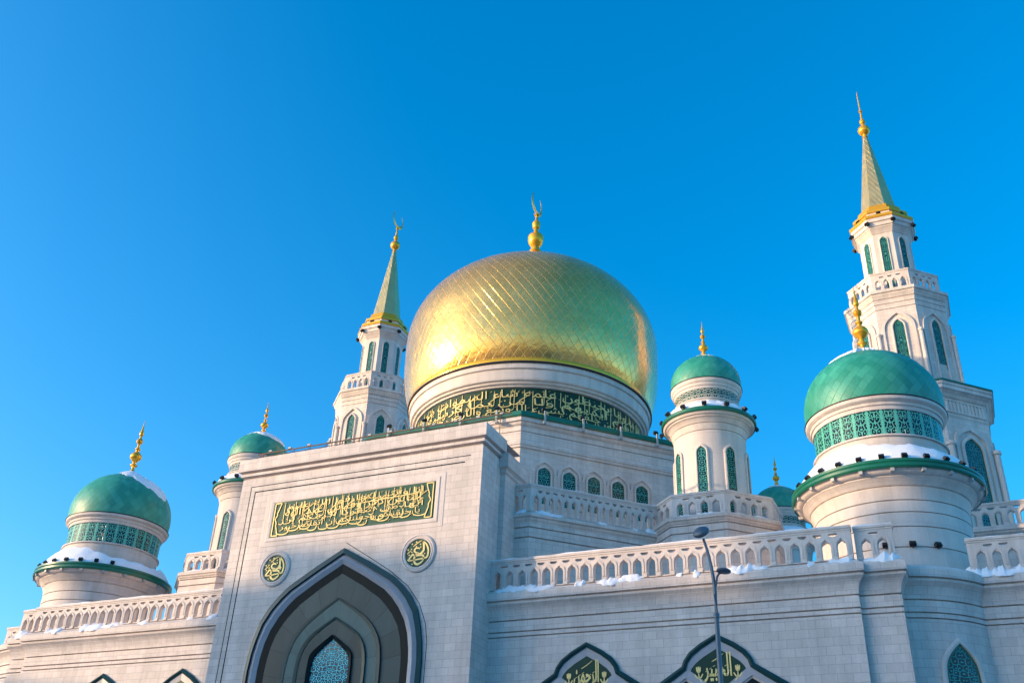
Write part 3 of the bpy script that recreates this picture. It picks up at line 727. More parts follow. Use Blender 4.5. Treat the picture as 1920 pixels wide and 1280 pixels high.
# hairline joint round the right shoulder of the arch
gl = MB()
G0 = [(5.36, 6), (5.36, 12.9), (5.2, 13.77), (4.75, 14.78), (4.0, 15.72), (2.88, 16.58), (1.42, 17.48), (0, 18.34)]
for i in range(len(G0)-1): line(gl, G0[i], G0[i+1], .035)
part(gl, 'joint_and_shade_line', M_DARKREVEAL, portal)

# ---- wings
WP = [(0, 0)]+[(0, 13.26)]+groove(0, 13.29)[1:]+groove(0, 13.53)+groove(0, 14.08)+[(0, 14.15), (.03, 14.35), (.09, 14.53), (.19, 14.70), (.32, 14.82), (.34, 14.90), (.22, 14.92), (.22, 14.985), (.38, 15.0), (.38, 15.32), (.35, 15.36), (.05, 15.60), (-.3, 15.62)]
def keel_hood(parent, pf, u, word):
    """trefoil hood over a niche: green outer roll, grey bands, enamel board with gold writing"""
    O = [(x+u, z) for x, z in [(3.6, 10.2), (3.02, 10.57), (2.05, 11.18), (1.60, 11.46), (1.50, 11.72), (1.24, 12.06), (.76, 12.40), (0, 12.80), (-.76, 12.40), (-1.24, 12.06), (-1.50, 11.72), (-1.60, 11.46), (-2.05, 11.18), (-3.02, 10.57), (-3.6, 10.2)]]
    I = [(x+u, z) for x, z in [(3.45, 9.96), (2.88, 10.34), (1.95, 10.94), (1.42, 11.30), (1.31, 11.62), (1.09, 11.89), (.67, 12.19), (0, 12.56), (-.67, 12.19), (-1.09, 11.89), (-1.31, 11.62), (-1.42, 11.30), (-1.95, 10.94), (-2.88, 10.34), (-3.45, 9.96)]]
    mid = [((a[0]+b[0])/2, (a[1]+b[1])/2) for a, b in zip(O, I)]
    h = MB(); ring(h, pf, O, O, -.03, .12, 0); ring(h, pf, O, mid, .12, .2, 0, True); ring(h, pf, mid, I, .2, .12, 0, True); ring(h, pf, I, I, .12, .03, 0)
    ho = part(h, 'keel_hood', M_TEALTRIM, parent)
    g_ = MB()
    J = [(x+u, z) for x, z in [(1.22, 11.26), (1.16, 11.38), (.98, 11.58), (.62, 11.84), (0, 12.18), (-.62, 11.84), (-.98, 11.58), (-1.16, 11.38), (-1.22, 11.26)]]
    ring(g_, pf, I[3:12], J, .08, .05, 0)
    # side lobes: sloping grey bands meeting in a V under the board, flat dark sheets for recess shade below them
    for s_ in (1, -1):
        f = lambda x, z: (u+s_*x, z)
        q = [f(1.47, 11.34), f(1.22, 11.26), f(.38, 10.62), f(0, 10.36), f(0, 10.0), f(1.45, 10.98), f(2.92, 10.02), f(3.3, 10.02), f(2.92, 10.40), f(1.98, 11.0)]
        fill(g_, pf, q, .07, 0)
    part(g_, 'hood_band', M_HOODGREY, ho)
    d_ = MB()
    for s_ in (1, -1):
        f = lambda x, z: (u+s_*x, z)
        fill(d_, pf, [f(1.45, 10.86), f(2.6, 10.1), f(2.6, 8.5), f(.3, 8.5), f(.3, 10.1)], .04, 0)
    part(d_, 'shaded_niche', M_DARKREVEAL, ho)
    b_ = MB(); fill(b_, pf, [f for f in J]+[(u, 10.36)], .045, 0)
    pl = lambda a, z, d=0: pf(a, z, d+.047)
    letter(b_, pl, word, u-.62, u+.60, 10.75, 12.0, .03, 1, .02, 1.9)
    stroke(b_, pl, [(u-.25, 11.62), (u, 11.75), (u+.28, 11.95)], .04, .03, .03, 1, 2)
    for s_ in (1, -1):      # tulips
        x = u+s_*.86
        stroke(b_, pl, [(x, 11.18), (x-s_*.02, 10.95), (x-s_*.14, 10.78)], .05, .06, .03, 1, 3)
        stroke(b_, pl, [(x-.08, 11.42), (x-.06, 11.25), (x, 11.18)], .07, .07, .03, 1, 3); stroke(b_, pl, [(x+.08, 11.42), (x+.06, 11.25), (x, 11.18)], .07, .07, .03, 1, 3)
        stroke(b_, pl, [(x, 11.44), (x, 11.18)], .08, .07, .03, 1, 2)
        stroke(b_, pl, [(x+.18, 11.12), (x+.1, 10.98), (x, 10.93)], .06, .05, .03, 1, 2); stroke(b_, pl, [(x-.18, 11.12), (x-.1, 10.98), (x, 10.93)], .06, .05, .03, 1, 2)
    for k in range(7):
        x = u-.5+k*.17; stroke(b_, pl, [(x-.05, 11.2+.1*(k % 3)), (x+.05, 11.26+.1*(k % 3))], .03, .03, .03, 1, 1)
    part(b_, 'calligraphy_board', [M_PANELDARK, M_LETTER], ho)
for s_ in (1, -1):
    wl = MB()
    if s_ > 0: plan = [(7.6, 43.76), (25.2, 43.76), (25.2, 44.06), (26.88, 44.06), (26.88, 47.5)]
    else: plan = [(-25.25, 47.5), (-25.25, 44.06), (-23.75, 44.06), (-23.75, 43.76), (-7.6, 43.76)]
    sweep(wl, plan, WP)
    x0, x1 = (7.6, 25.2) if s_ > 0 else (-23.75, -7.6)
    wl.face([(x0, 43.6, 15.57), (x1, 43.6, 15.57), (x1, 60, 15.57), (x0, 60, 15.57)])
    wing = part(wl, 'wing_wall', M_STONE)
    b = MB(); balustrade(b, frame(x0+.12 if s_ > 0 else x0, 43.70, 1, 0), x1-x0-.12, 15.61, 1.51, 26 if s_ > 0 else 24, .24, .10)
    part(b, 'balustrade', M_TRIM, wing)
    b = MB(); balustrade(b, frame(25.3 if s_ > 0 else -25.2, 44.0, 1, 0), 1.6 if s_ > 0 else 1.35, 15.61, 1.51, 2, .24, .12)
    part(b, 'balustrade', M_TRIM, wing)
    # side wall beyond the round tower
    sw = MB()
    plan = [(28.4, 47.18), (36, 47.18)] if s_ > 0 else [(-36, 47.18), (-28.4, 47.18)]
    sweep(sw, plan, WP); sx0, sx1 = (28.4, 36) if s_ > 0 else (-36, -28.4)
    sw.face([(sx0, 47, 15.57), (sx1, 47, 15.57), (sx1, 62, 15.57), (sx0, 62, 15.57)])
    side = part(sw, 'side_wall', M_STONE)
    b = MB()
    if s_ > 0: balustrade(b, frame(29.72, 47.05, 1, 0), 2.35, 15.61, 1.51, 3, .24, .22)
    else: balustrade(b, frame(-30.1, 47.05, 1, 0), 2.0, 15.61, 1.51, 3, .24, .14)
    part(b, 'balustrade', M_TRIM, side)
    pf = frame(0, 43.76, 1, 0)
    for x, wd in (((12.9, 'الرحمن'), (18.98, 'الخبير')) if s_ > 0 else ((-16.82, 'الكريم'), (-10.99, 'الحليم'))): keel_hood(wing, pf, x, wd)
# raised gallery behind the right round tower
ga = MB(); sweep(ga, [(28.5, 62.0), (46, 62.0)], [(0, 12)]+groove(0, 21.7)+[(0, 22.1), (.12, 22.2), (.14, 22.3), (.25, 22.35), (.25, 22.58), (.1, 22.64), (-4, 22.66)])
ga_o = part(ga, 'gallery_wall', M_STONE)
b = MB(); balustrade(b, frame(28.6, 62.0, 1, 0), 17, 22.66, 1.45, 24, .22, .12); part(b, 'balustrade', M_TRIM, ga_o)

# =================================================================== towers with green domes
def pf_local(ax, ay): return None
def big_tower(loc, label, bx):
    t = thing('domed_tower', label, 'tower', loc, 'round corner towers with green domes')
    o = MB()
    pr = [(3.68, 15.4)]
    for z in (16.1, 17.05, 18.03, 18.74, 19.33): pr += groove(3.68, z, .06, .09)
    pr += [(3.70, 19.5), (3.76, 19.75), (3.83, 19.93)]+groove(3.85, 19.98, .06, .09)[1:]+[(3.95, 20.12), (4.10, 20.30), (4.16, 20.34), (4.16, 20.40), (4.30, 20.42), (4.42, 20.5), (4.46, 20.58), (4.52, 20.60)]
    lathe(o, pr, 96); shaft = o.build('shaft', M_BIG, t)
    o = MB(); lathe(o, [(4.45, 20.60), (4.62, 20.60), (4.68, 20.68), (4.68, 20.80), (4.62, 20.86), (4.66, 20.92), (4.66, 21.04), (4.5, 21.08), (3.3, 21.2)], 96); o.build('rim', M_GREENPAINT, t)
    o = MB(); o.box((-.09, -4.60, 20.44), (.09, -4.35, 20.62)); bk = o.build('bracket', M_WHITEMETAL, t)
    for k in range(20):
        c = bk if k == 0 else bk.copy()
        if k: COL.objects.link(c)
        c.rotation_euler.z = 2*PI*(k+.5)/20
    o = MB(); lathe(o, [(3.25, 20.9), (3.25, 22.80), (3.36, 22.82), (3.36, 22.9), (3.2, 22.93)], 96); o.build('plinth', M_BIG, t)
    o = MB(); lathe(o, [(3.18, 22.9), (3.18, 24.3)], 96, usc=29); o.build('lattice_band', M_BAND, t)
    o = MB(); lathe(o, [(3.10, 24.28), (3.24, 24.30), (3.26, 24.5), (3.34, 24.52), (3.36, 24.66), (3.46, 24.70), (3.54, 24.78), (3.56, 24.92), (3.4, 24.95)], 96); o.build('cornice', M_BIG, t)
    o = MB(); lathe(o, [(3.56, 24.93), (3.60, 24.94), (3.60, 24.98), (3.5, 24.99)], 96); o.build('painted_shadow_gap', M_BLACK, t)  # black band painted as the shade under the dome edge
    o = MB(); lathe(o, ellipse_dome(3.54, 25.75, 3.22, 24.97, 4.2, 40, .15), 96, tiles=40, vst=-.85); dm = o.build('dome', M_GREENDOME, t, sharp=60)
    o = MB(); finial(o, 29.3, 4.45, .44); o.build('finial', M_GOLD, dm)
    # projecting half round base under the balustrades
    o = MB(); cx, cy = bx, -1.12
    lathe(o, [(4.66+d, z) for d, z in WP[:-2]]+[(4.70, 15.58), (3.5, 15.60)], 96, 0, cx, cy); bs = o.build('base', M_STONE, t)
    window(bs, cylframe(cx, cy, 4.66, rad(36 if bx < 0 else -36)), 0, 8.0, 12.3, .78, 1.5, .2, .10, M_LATBIG)
    return t
ft_r = big_tower((26.5, 50.74, 0), 'round tower with a snow-topped green dome, front right corner beside the tall minaret', -.55)
ft_l = big_tower((-26.37, 50.74, 0), 'round tower with a green dome at the far left end of the left balustrade', .55)

def slim_tower(loc, label):
    t = thing('domed_tower', label, 'tower', loc, 'slim towers with small green domes')
    o = MB()
    octp(o, [(3.72, 12.0)]+[(a, z) for a, z in groove(3.72, 19.1)+groove(3.72, 19.75)+groove(3.72, 20.18)]+[(3.72, 20.25), (3.80, 20.35), (3.82, 20.42), (3.92, 20.46), (3.92, 20.66), (3.84, 20.70), (2, 20.72)])
    bs = o.build('base', M_STONE, t)
    for k in range(8):
        b = MB(); a = 3.56; th = k*PI/4
        R_ = lambda x, y: (x*math.cos(th)-y*math.sin(th), x*math.sin(th)+y*math.cos(th))
        p = R_(-a*.41421, -a); q = R_(a*.41421, -a)
        balustrade(b, frame(p[0], p[1], q[0]-p[0], q[1]-p[1]), 2*a*.41421, 20.72, 1.34, 4, .2, .16); b.build('balustrade', M_TRIM, bs)
    o = MB()
    pr = [(2.13, 20.7), (2.10, 25.9)]+groove(2.12, 26.45, .05, .07)+[(2.16, 26.6)]+groove(2.24, 26.86, .05, .07)+[(2.34, 27.05), (2.46, 27.16), (2.50, 27.17), (2.50, 27.24), (2.62, 27.27), (2.68, 27.36), (2.70, 27.40)]
    lathe(o, pr, 72); sh_ = o.build('shaft', M_BIG, t)
    for k in range(8):
        window(sh_, cylframe(0, 0, 2.12, k*PI/4), 0, 21.2, 25.42, .27, .42, .13, .07, M_LAT)
    o = MB(); lathe(o, [(2.62, 27.40), (2.78, 27.40), (2.82, 27.46), (2.82, 27.60), (2.78, 27.66), (2.6, 27.70), (1.95, 27.8)], 72); o.build('rim', M_GREENPAINT, t)
    o = MB(); lathe(o, [(1.95, 27.6), (1.95, 28.52), (2.02, 28.54), (2.02, 28.60), (1.9, 28.62)], 72); o.build('plinth', M_BIG, t)
    o = MB(); lathe(o, [(1.90, 28.6), (1.90, 29.25)], 72, usc=30); o.build('lattice_band', M_BANDW, t)
    o = MB(); lathe(o, [(1.85, 29.22), (1.94, 29.25), (1.96, 29.42), (2.02, 29.44), (2.04, 29.60), (2.10, 29.64), (2.14, 29.72), (2.15, 29.86), (2.05, 29.89)], 72); o.build('cornice', M_BIG, t)
    o = MB(); lathe(o, [(2.15, 29.87), (2.18, 29.88), (2.18, 29.91), (2.1, 29.92)], 72); o.build('painted_shadow_gap', M_BLACK, t)  # dark ring in place of shade below the small dome
    o = MB(); lathe(o, ellipse_dome(2.13, 30.35, 1.87, 29.9, 2.6, 36, .10), 72, tiles=30, vst=-.85); dm = o.build('dome', M_GREENDOME, t, sharp=60)
    o = MB(); finial(o, 32.2, 2.85, .29); o.build('finial', M_GOLD, dm)
    return t
st_r = slim_tower((16.95, 53.53, 0), 'slim tower with a small green dome right of the gold dome')
st_l = copy_tree(st_r); st_l.location = (-16.95, 53.53, 0); st_l['label'] = 'slim tower with a small green dome partly hidden by the entrance front'
st_b = copy_tree(st_r); st_b.location = (16.95, 75.91, 0); st_b['label'] = 'small shaded green dome tower in the gap between two nearer domed towers'

# =================================================================== minarets
def make_minaret(loc, label):
    t = thing('minaret', label, 'minaret', loc, 'minarets with gilded spires')
    o = MB()
    octp(o, [(5.30, 0), (5.30, 37.6), (5.36, 37.7), (5.36, 39.2), (5.5, 39.3), (5.62, 39.5), (5.85, 39.7), (6.0, 39.76), (6.0, 40.05), (6.08, 40.1), (6.08, 40.36), (4, 40.4)])
    bs = o.build('base', M_STONE, t)
    o = MB(); octp(o, [(6.0, 40.36), (6.16, 40.36), (6.16, 40.5), (4.0, 40.9)]); o.build('green_edge', M_GREENPAINT, bs)
    dn = MB(); hd = MB(); cl = MB()
    for k in range(8):
        th = k*PI/4; a = 5.36
        R_ = lambda x, y: (x*math.cos(th)-y*math.sin(th), x*math.sin(th)+y*math.cos(th))
        p = R_(0, -a); q = R_(1, -a); pf = frame(p[0], p[1], q[0]-p[0], q[1]-p[1])
        for j in range(11):
            u = (j-5)*.36; dn.box((u-.10, 38.12, -.02), (u+.10, 38.98, .08), 0, lambda x, y, d: pf(x, y, d))
        dn.box((-2.0, 38.99, -.02), (2.0, 39.08, .1), 0, lambda x, y, d: pf(x, y, d)); dn.box((-2.0, 37.98, -.02), (2.0, 38.11, .1), 0, lambda x, y, d: pf(x, y, d))
        p = R_(0, -5.30); q = R_(1, -5.30); pf2 = frame(p[0], p[1], q[0]-p[0], q[1]-p[1])
        window(bs, pf2, 0, 24, 35.94, .92, 1.15, .24, .12, M_LATBIG)
        hood(hd, pf2, 0, 24, 35.3, 37.0, 1.72, .28, .16)
        c = R_(-5.36*.41421-.02, -5.42)
        lathe(cl, [(.26, 20), (.26, 34.9), (.36, 34.95), (.38, 35.1), (.34, 35.25), (.10, 35.36), (.02, 35.4)], 12, 0, c[0], c[1])
    dn.build('dentil_band', M_TRIM, bs); hd.build('hood_mould', M_TRIM, bs); cl.build('corner_colonnette', M_TRIM, bs)
    o = MB()
    octp(o, [(4.12, 40.4), (3.98, 48.6)]+groove(3.98, 49.0)+[(4.0, 49.2)]+groove(4.04, 49.5)+[(4.06, 49.7)]+groove(4.1, 49.95)+[(4.16, 50.1), (4.28, 50.35), (4.30, 50.45), (4.42, 50.5), (4.42, 50.8), (4.3, 50.86), (2, 50.9)])
    t2 = o.build('tier', M_STONE, t)
    hd = MB(); cl = MB()
    for k in range(8):
        th = k*PI/4
        R_ = lambda x, y: (x*math.cos(th)-y*math.sin(th), x*math.sin(th)+y*math.cos(th))
        p = R_(0, -4.05); q = R_(1, -4.05); pf2 = frame(p[0], p[1], q[0]-p[0], q[1]-p[1])
        window(t2, pf2, 0, 41.2, 47.7, .45, .85, .16, .10, M_LAT)
        hood(hd, pf2, 0, 41.0, 46.6, 48.62, 1.36, .20, .10)
        c = R_(-4.1*.41421-.01, -4.12)
        lathe(cl, [(.18, 40.5), (.17, 46.2), (.24, 46.25), (.25, 46.4), (.18, 46.5), (.05, 46.6)], 10, 0, c[0], c[1])
    hd.build('hood_mould', M_TRIM, t2); cl.build('corner_colonnette', M_TRIM, t2)
    bo = None
    for k in range(8):
        b = MB(); a = 3.86; th = k*PI/4
        R_ = lambda x, y: (x*math.cos(th)-y*math.sin(th), x*math.sin(th)+y*math.cos(th))
        p = R_(-a*.41421, -a); q = R_(a*.41421, -a)
        balustrade(b, frame(p[0], p[1], q[0]-p[0], q[1]-p[1]), 2*a*.41421, 50.9, 2.0, 4, .22, .18); b.build('balustrade', M_TRIM, t2)
    o = MB()
    octp(o, [(2.18, 50.9), (2.14, 58.15)]+groove(2.16, 58.3, .06, .04)+[(2.26, 58.5), (2.44, 58.75), (2.5, 58.8)]+[(2.5, 58.9), (2.62, 58.95), (2.66, 59.3), (2.78, 59.36), (2.8, 59.72), (2.3, 59.74)])
    ts = o.build('shaft', M_TRIM, t)
    for k in range(8):
        th = k*PI/4
        R_ = lambda x, y: (x*math.cos(th)-y*math.sin(th), x*math.sin(th)+y*math.cos(th))
        p = R_(0, -2.17); q = R_(1, -2.17); pf2 = frame(p[0], p[1], q[0]-p[0], q[1]-p[1])
        window(ts, pf2, 0, 51.5, 57.85, .33, .48, .09, .06, M_LAT)
    o = MB()
    octp(o, [(2.55, 59.74), (2.84, 59.74), (2.88, 59.82), (2.88, 60.06), (2.5, 60.12)]); octp(o, [(2.34, 60.60), (2.46, 60.66), (2.46, 60.96), (2.1, 61.08), (1.96, 61.4), (1.9, 61.82), (1.6, 61.86)])
    o.build('gilded_moulding', M_GOLD, t)
    o = MB(); octp(o, [(2.36, 60.1), (2.30, 60.4), (2.36, 60.61), (1.9, 60.7)]); o.build('collar', M_TRIM, t)
    o = MB()
    n = 20; rows = []
    ctr = octa(1)
    for f in range(8):
        p0, p1 = ctr[f], ctr[(f+1) % 8]
        for j in range(n):
            z0, z1 = 61.5+10.35*j/n, 61.5+10.35*(j+1)/n; a0, a1 = 1.66-1.44*j/n, 1.66-1.44*(j+1)/n
            o.face([(p0[0]*a0, p0[1]*a0, z0), (p1[0]*a0, p1[1]*a0, z0), (p1[0]*a1, p1[1]*a1, z1), (p0[0]*a1, p0[1]*a1, z1)],
                   [((f-a0*.5)*2.0, z0*1.25), ((f+a0*.5)*2.0, z0*1.25), ((f+a1*.5)*2.0, z1*1.25), ((f-a1*.5)*2.0, z1*1.25)])
    spn = o.build('spire', M_SPIRE, t)
    o = MB(); lathe(o, [(.24, 71.75), (.30, 71.8), (.22, 71.95), (.20, 72.2), (.34, 72.3), (.52, 72.5), (.60, 72.8), (.52, 73.1), (.32, 73.3), (.18, 73.4), (.16, 73.65), (.26, 73.75), (.30, 73.95), (.26, 74.15), (.12, 74.3), (.09, 75.3), (.18, 75.36), (.18, 75.46), (.04, 75.6)], 20)
    o.build('finial', M_GOLD, spn)
    o = MB(); crescent(o, 0, 0, 75.45, 1.2, .09); o.build('crescent', M_GOLD, spn)
    return t
mn_r = make_minaret((28.0, 83.45, 0), 'tall minaret at the right edge rising behind the large green dome')
mn_l = copy_tree(mn_r); mn_l.location = (-27.6, 83.45, 0); mn_l['label'] = 'minaret just left of the gold dome, its base hidden by the entrance front'

# =================================================================== street lamp
lamp = thing('street_lamp', 'grey street lamp with a round head and a short side arm', 'street lamp', (23.5, 25, 0))
o = MB(); o.tube([(0, 0, 0), (0, 0, 8.45)], [.085, .060], 14); o.tube([(0, 0, 8.40), (0, 0, 8.52)], .078, 14); o.build('pole', M_POLE, lamp)
o = MB(); o.tube([(0, 0, 8.5), (0, 0, 9.0), (-.008, 0, 9.25), (-.03, 0, 9.5), (-.06, 0, 9.76), (-.10, -.01, 10.0), (-.14, -.02, 10.2), (-.185, -.03, 10.38), (-.215, -.05, 10.50)], [.052, .05, .048, .046, .044, .041, .038, .036, .034], 10)
o.tube([(.01, 0, 9.15), (.05, -.01, 9.3), (.08, -.02, 9.45), (.14, -.03, 9.53), (.24, -.05, 9.55)], .03, 8); o.build('arm', M_POLE, lamp)
def lamp_head(c, tilt, R, th):
    o = MB(); Q = tilt
    prof = [(.05, -th*.5), (.75, -th*.5), (.94, -th*.3), (1.0, 0), (.96, th*.35), (.7, th*.75), (.3, th), (.03, th*1.05)]
    rows = [[Vector(c)+Q@Vector((r*R*1.15*math.cos(2*PI*k/28), r*R*math.sin(2*PI*k/28), z)) for k in range(28)] for r, z in prof]
    o.grid(rows, None, 0, True, True); o.face(rows[0][::-1], None, 1)
    return o.build('lamp_head', [M_LAMP, M_WHITEMETAL], lamp, sharp=40)
lamp_head((-.24, -.16, 10.64), Matrix.Rotation(rad(56), 3, 'X')@Matrix.Rotation(rad(-10), 3, 'Y'), .2, .11)
lamp_head((.28, -.10, 9.56), Matrix.Rotation(rad(-6), 3, 'X')@Matrix.Rotation(rad(6), 3, 'Y'), .165, .07)

# =================================================================== floodlights
fl = MB()
fl.box((-.05, -.05, 0), (.05, .05, .10), 0)
Rm = Matrix.Rotation(rad(-32), 3, 'X')
tr = lambda x, y, z: tuple(Rm@Vector((x, y, z))+Vector((0, 0, .22)))
fl.box((-.17, -.10, -.12), (.17, .10, .12), 0, tr); fl.box((-.15, -.12, -.10), (.15, -.102, .10), 0, tr)
for k in range(5): fl.box((-.15+.07*k, .102, -.10), (-.13+.07*k, .15, .10), 0, tr)
fl_proto = fl.build('floodlight', M_BLACK)
first = True
def flood(p, ang, label, group, s=1.0):
    """ang: outward direction of the lamp, measured from -Y towards +X"""
    global first
    o = fl_proto if first else fl_proto.copy()
    if not first: COL.objects.link(o)
    first = False
    o.location = p; o.rotation_euler = (0, 0, ang); o.scale = (s, s, s)
    tag(o, label, 'floodlight', group)
for (cx, cy, lab, off_) in ((26.5, 50.74, 'black floodlight on the green rim under the right front green dome', 4), (-26.37, 50.74, 'black floodlight on the green rim under the far left green dome', -42)):
    for k in range(-7, 8):
        a = rad(off_+k*13.2)
        flood((cx+4.5*math.sin(a), cy-4.5*math.cos(a), 21.06), a, lab, 'floodlights round the rim of a front tower', .78)
for (cx, cy, lab, off_) in ((16.95, 53.53, 'black floodlight on the rim of the slim tower right of the gold dome', 10), (-16.95, 53.53, 'black floodlight on the rim of the slim tower behind the entrance front', -40)):
    for k in range(-3, 4):
        a = rad(off_+k*27); flood((cx+2.78*math.sin(a), cy-2.78*math.cos(a), 27.66), a, lab, 'floodlights round the rim of a slim tower', .8)
    for k in (-3, 3):
        a = rad(off_+k*29); flood((cx+2.82*math.sin(a), cy-2.82*math.cos(a), 26.98), a, lab, 'floodlights round the rim of a slim tower', .75)
def post(p, ux, uy):
    pb = MB(); f_ = frame(p.x, p.y, ux, uy)
    pb.box((-.06, 28.72, .16), (.06, 29.50, .24), 0, lambda x, y, q: f_(x, y, q)); pb.box((-.10, 28.62, -.05), (.10, 28.76, .28), 0, lambda x, y, q: f_(x, y, q))
    part(pb, 'floodlight_post', M_WHITEMETAL, hall_o)
for s_ in (1.55, 4.21, 6.88, 9.51):
    p = Vector((5.75, 50.83, 0))+Vector((1, 1, 0))*s_*.70711
    flood((p.x, p.y, 29.48), rad(45), 'black floodlight on a pale post along the shaded hall gutter', 'floodlights along the hall gutter', .85); post(p, 1, 1)
for x in (4.1, 1.5, -1.2, -3.9):
    flood((x, 50.72, 29.48), 0, 'black floodlight on a pale post along the sunlit hall gutter', 'floodlights along the hall gutter', .85); post(Vector((x, 50.85, 0)), 1, 0)
for (cx, lab) in ((28.0, 'small floodlight bracketed under the spire of the right minaret'), (-27.6, 'small floodlight bracketed under the spire of the left minaret')):
    for k in range(8):
        a = k*PI/4; flood((cx+2.72*math.sin(a), 83.45-2.72*math.cos(a), 60.0), a, lab, 'floodlights under a minaret spire', 1.15)
        a += PI/8; flood((cx+3.05*math.sin(a), 83.45-3.05*math.cos(a), 58.95), a, lab, 'floodlights under a minaret spire', 1.15)
for a in (4, 22, 40):
    flood((26.5+3.72*math.sin(rad(a-6)), 50.74-3.72*math.cos(rad(a-6))-.12, 16.95), rad(a-6), 'black floodlight low on the shaft of the right front tower', 'floodlights low on the right tower shaft', .85)

# =================================================================== rail on the entrance roof
rail = thing('lighting_rail', 'thin brown lighting rail on stands along the entrance roof edge', 'rail', (0, 42.6, 24.05))
o = MB(); o.tube([(-8.3, .9, 1.15), (-4, .9, 1.17), (2, .9, 1.2), (8.6, .9, 1.22)], .045, 8); o.tube([(-8.3, 1.02, 1.03), (8.6, 1.02, 1.1)], .02, 6); o.build('tube', M_RUST, rail)
o = MB()
for k in range(15):
    x = -7.9+k*1.13; o.tube([(x, .9, 0), (x, .9, 1.18)], .025, 6); o.tube([(x+.02, .9, 1.05), (x+.1, -.5, .02)], .014, 5)
o.build('stand', M_RUST, rail)
for k in range(12):
    o = MB(); x = -7.4+k*1.4; o.box((x-.1, .82, 1.2), (x+.1, .98, 1.3)); o.build('lamp_unit', M_WHITEMETAL, rail)

# =================================================================== snow
def snow(mb, label, group=None):
    return tag(mb.build('snow', M_SNOW, None, (0, 0, 0) if False else None), label, 'snow', group, 'stuff')
def snow_at(mb, loc, label): return tag(mb.build('snow', M_SNOW, None, loc), label, 'snow', None, 'stuff')
def dome_snow(loc, R, zc, b, zl, pointed, label, thick=.05):
    """cap of snow with a ragged lower edge; zl(angle) is its lower limit"""
    o = MB(); seg = 120; pr = ellipse_dome(R, zc, b, zc-.2, 99, 40, pointed); rows = []
    pr = [p for p in pr if p[1] > zc]
    ztop = pr[-1][1]
    def rad_at(z):
        for i in range(len(pr)-1):
            if pr[i][1] <= z <= pr[i+1][1]:
                t = (z-pr[i][1])/max(1e-6, pr[i+1][1]-pr[i][1]); return pr[i][0]+(pr[i+1][0]-pr[i][0])*t
        return .02
    cols = []
    for k in range(seg):
        a = 2*PI*k/seg; z0 = min(zl(a), ztop-.12); col = []
        for j in range(13):
            t = j/12; z = z0+(ztop-z0)*(1-(1-t)**2) if False else z0+(ztop-z0)*t
            th = thick*min(1, t*4+.02)+.025
            if j == 0: th = -.01
            r = rad_at(z)
            col.append((( r+th*.8)*math.sin(a), -(r+th*.8)*math.cos(a), z+th*.7))
        cols.append(col)
    rows = [[cols[k][j] for k in range(seg)] for j in range(13)]
    o.grid(rows, None, 0, True, True)
    for i in range(len(o.v)): o.v[i] = o.v[i]+Vector(loc)
    return snow_at(o, loc, label)
def ragged(a, s): return .14*math.sin(a*5+s)+.09*math.sin(a*11+2*s)+.06*math.sin(a*23+3*s)+.04*math.sin(a*41+s)
# angle a: from -Y towards +X.  The sun side has slid clear.
dome_snow((26.5, 50.74, 0), 3.54, 25.75, 3.22, lambda a: 28.42+.66*math.cos(a-rad(45))+ragged(a, 1.0)*.6, .15, 'snow cap on top of the right front green dome', .14)
dome_snow((-26.37, 50.74, 0), 3.54, 25.75, 3.22, lambda a: 28.75+.2*math.cos(a+rad(40))-1.5*max(0, math.cos(a-rad(95)))**2.2+ragged(a, 2.3)*.9, .15, 'snow patch running down one side of the far left green dome')
dome_snow((16.95, 53.53, 0), 2.13, 30.35, 1.87, lambda a: 32.02+.1*math.cos(a)+ragged(a, .7)*.3, .10, 'thin snow cap on the small green dome right of the gold dome')
dome_snow((-16.95, 53.53, 0), 2.13, 30.35, 1.87, lambda a: 31.95-.7*max(0, math.cos(a-rad(90)))**2+ragged(a, 1.7)*.35, .10, 'snow on the small green dome behind the entrance front')
dome_snow((16.95, 75.91, 0), 2.13, 30.35, 1.87, lambda a: 32.1+ragged(a, 2.9)*.25, .10, 'snow tip on the small shaded green dome farther back')
def skirt(loc, r0, z0, r1, z1, s, label, bare=0, bdir=0):
    o = MB(); seg = 96; rows = []
    for j in range(7):
        t = j/6; row = []
        for k in range(seg):
            a = 2*PI*k/seg; e = 1-bare*max(0, math.cos(a-bdir))**2-.05*(1+math.sin(a*7+s))-.04*math.sin(a*19+2*s); e = max(.15, e); r = r0+(r1-r0)*t*e; z = z0+(z1-z0)*t*e
            z += (.10*math.sin(PI*t)*(1+.45*math.sin(a*3+s))+.03*math.sin(a*17+s)*math.sin(PI*t)+.02*math.sin(a*41+s))
            if j == 0: z -= .05
            row.append((r*math.sin(a), -r*math.cos(a), z))
        rows.append(row)
    o.grid(rows, None, 0, True, True)
    for i in range(len(o.v)): o.v[i] = o.v[i]+Vector(loc)
    return snow_at(o, loc, label)
skirt((26.5, 50.74, 0), 4.52, 21.08, 3.24, 22.66, 1, 'broad snow bank below the lattice band of the right front tower', .35, rad(50))
skirt((-26.37, 50.74, 0), 4.52, 21.08, 3.24, 22.66, 2.2, 'broad snow bank below the lattice band of the far left tower', .6, rad(75))
skirt((16.95, 53.53, 0), 2.72, 27.70, 1.96, 28.42, 3, 'snow below the scroll band of the slim tower right of the gold dome')
skirt((-16.95, 53.53, 0), 2.72, 27.70, 1.96, 28.42, 4, 'snow below the scroll band of the slim tower behind the entrance front')
skirt((16.95, 75.91, 0), 2.72, 27.70, 1.96, 28.42, 5, 'snow below the band of the small shaded tower farther back')
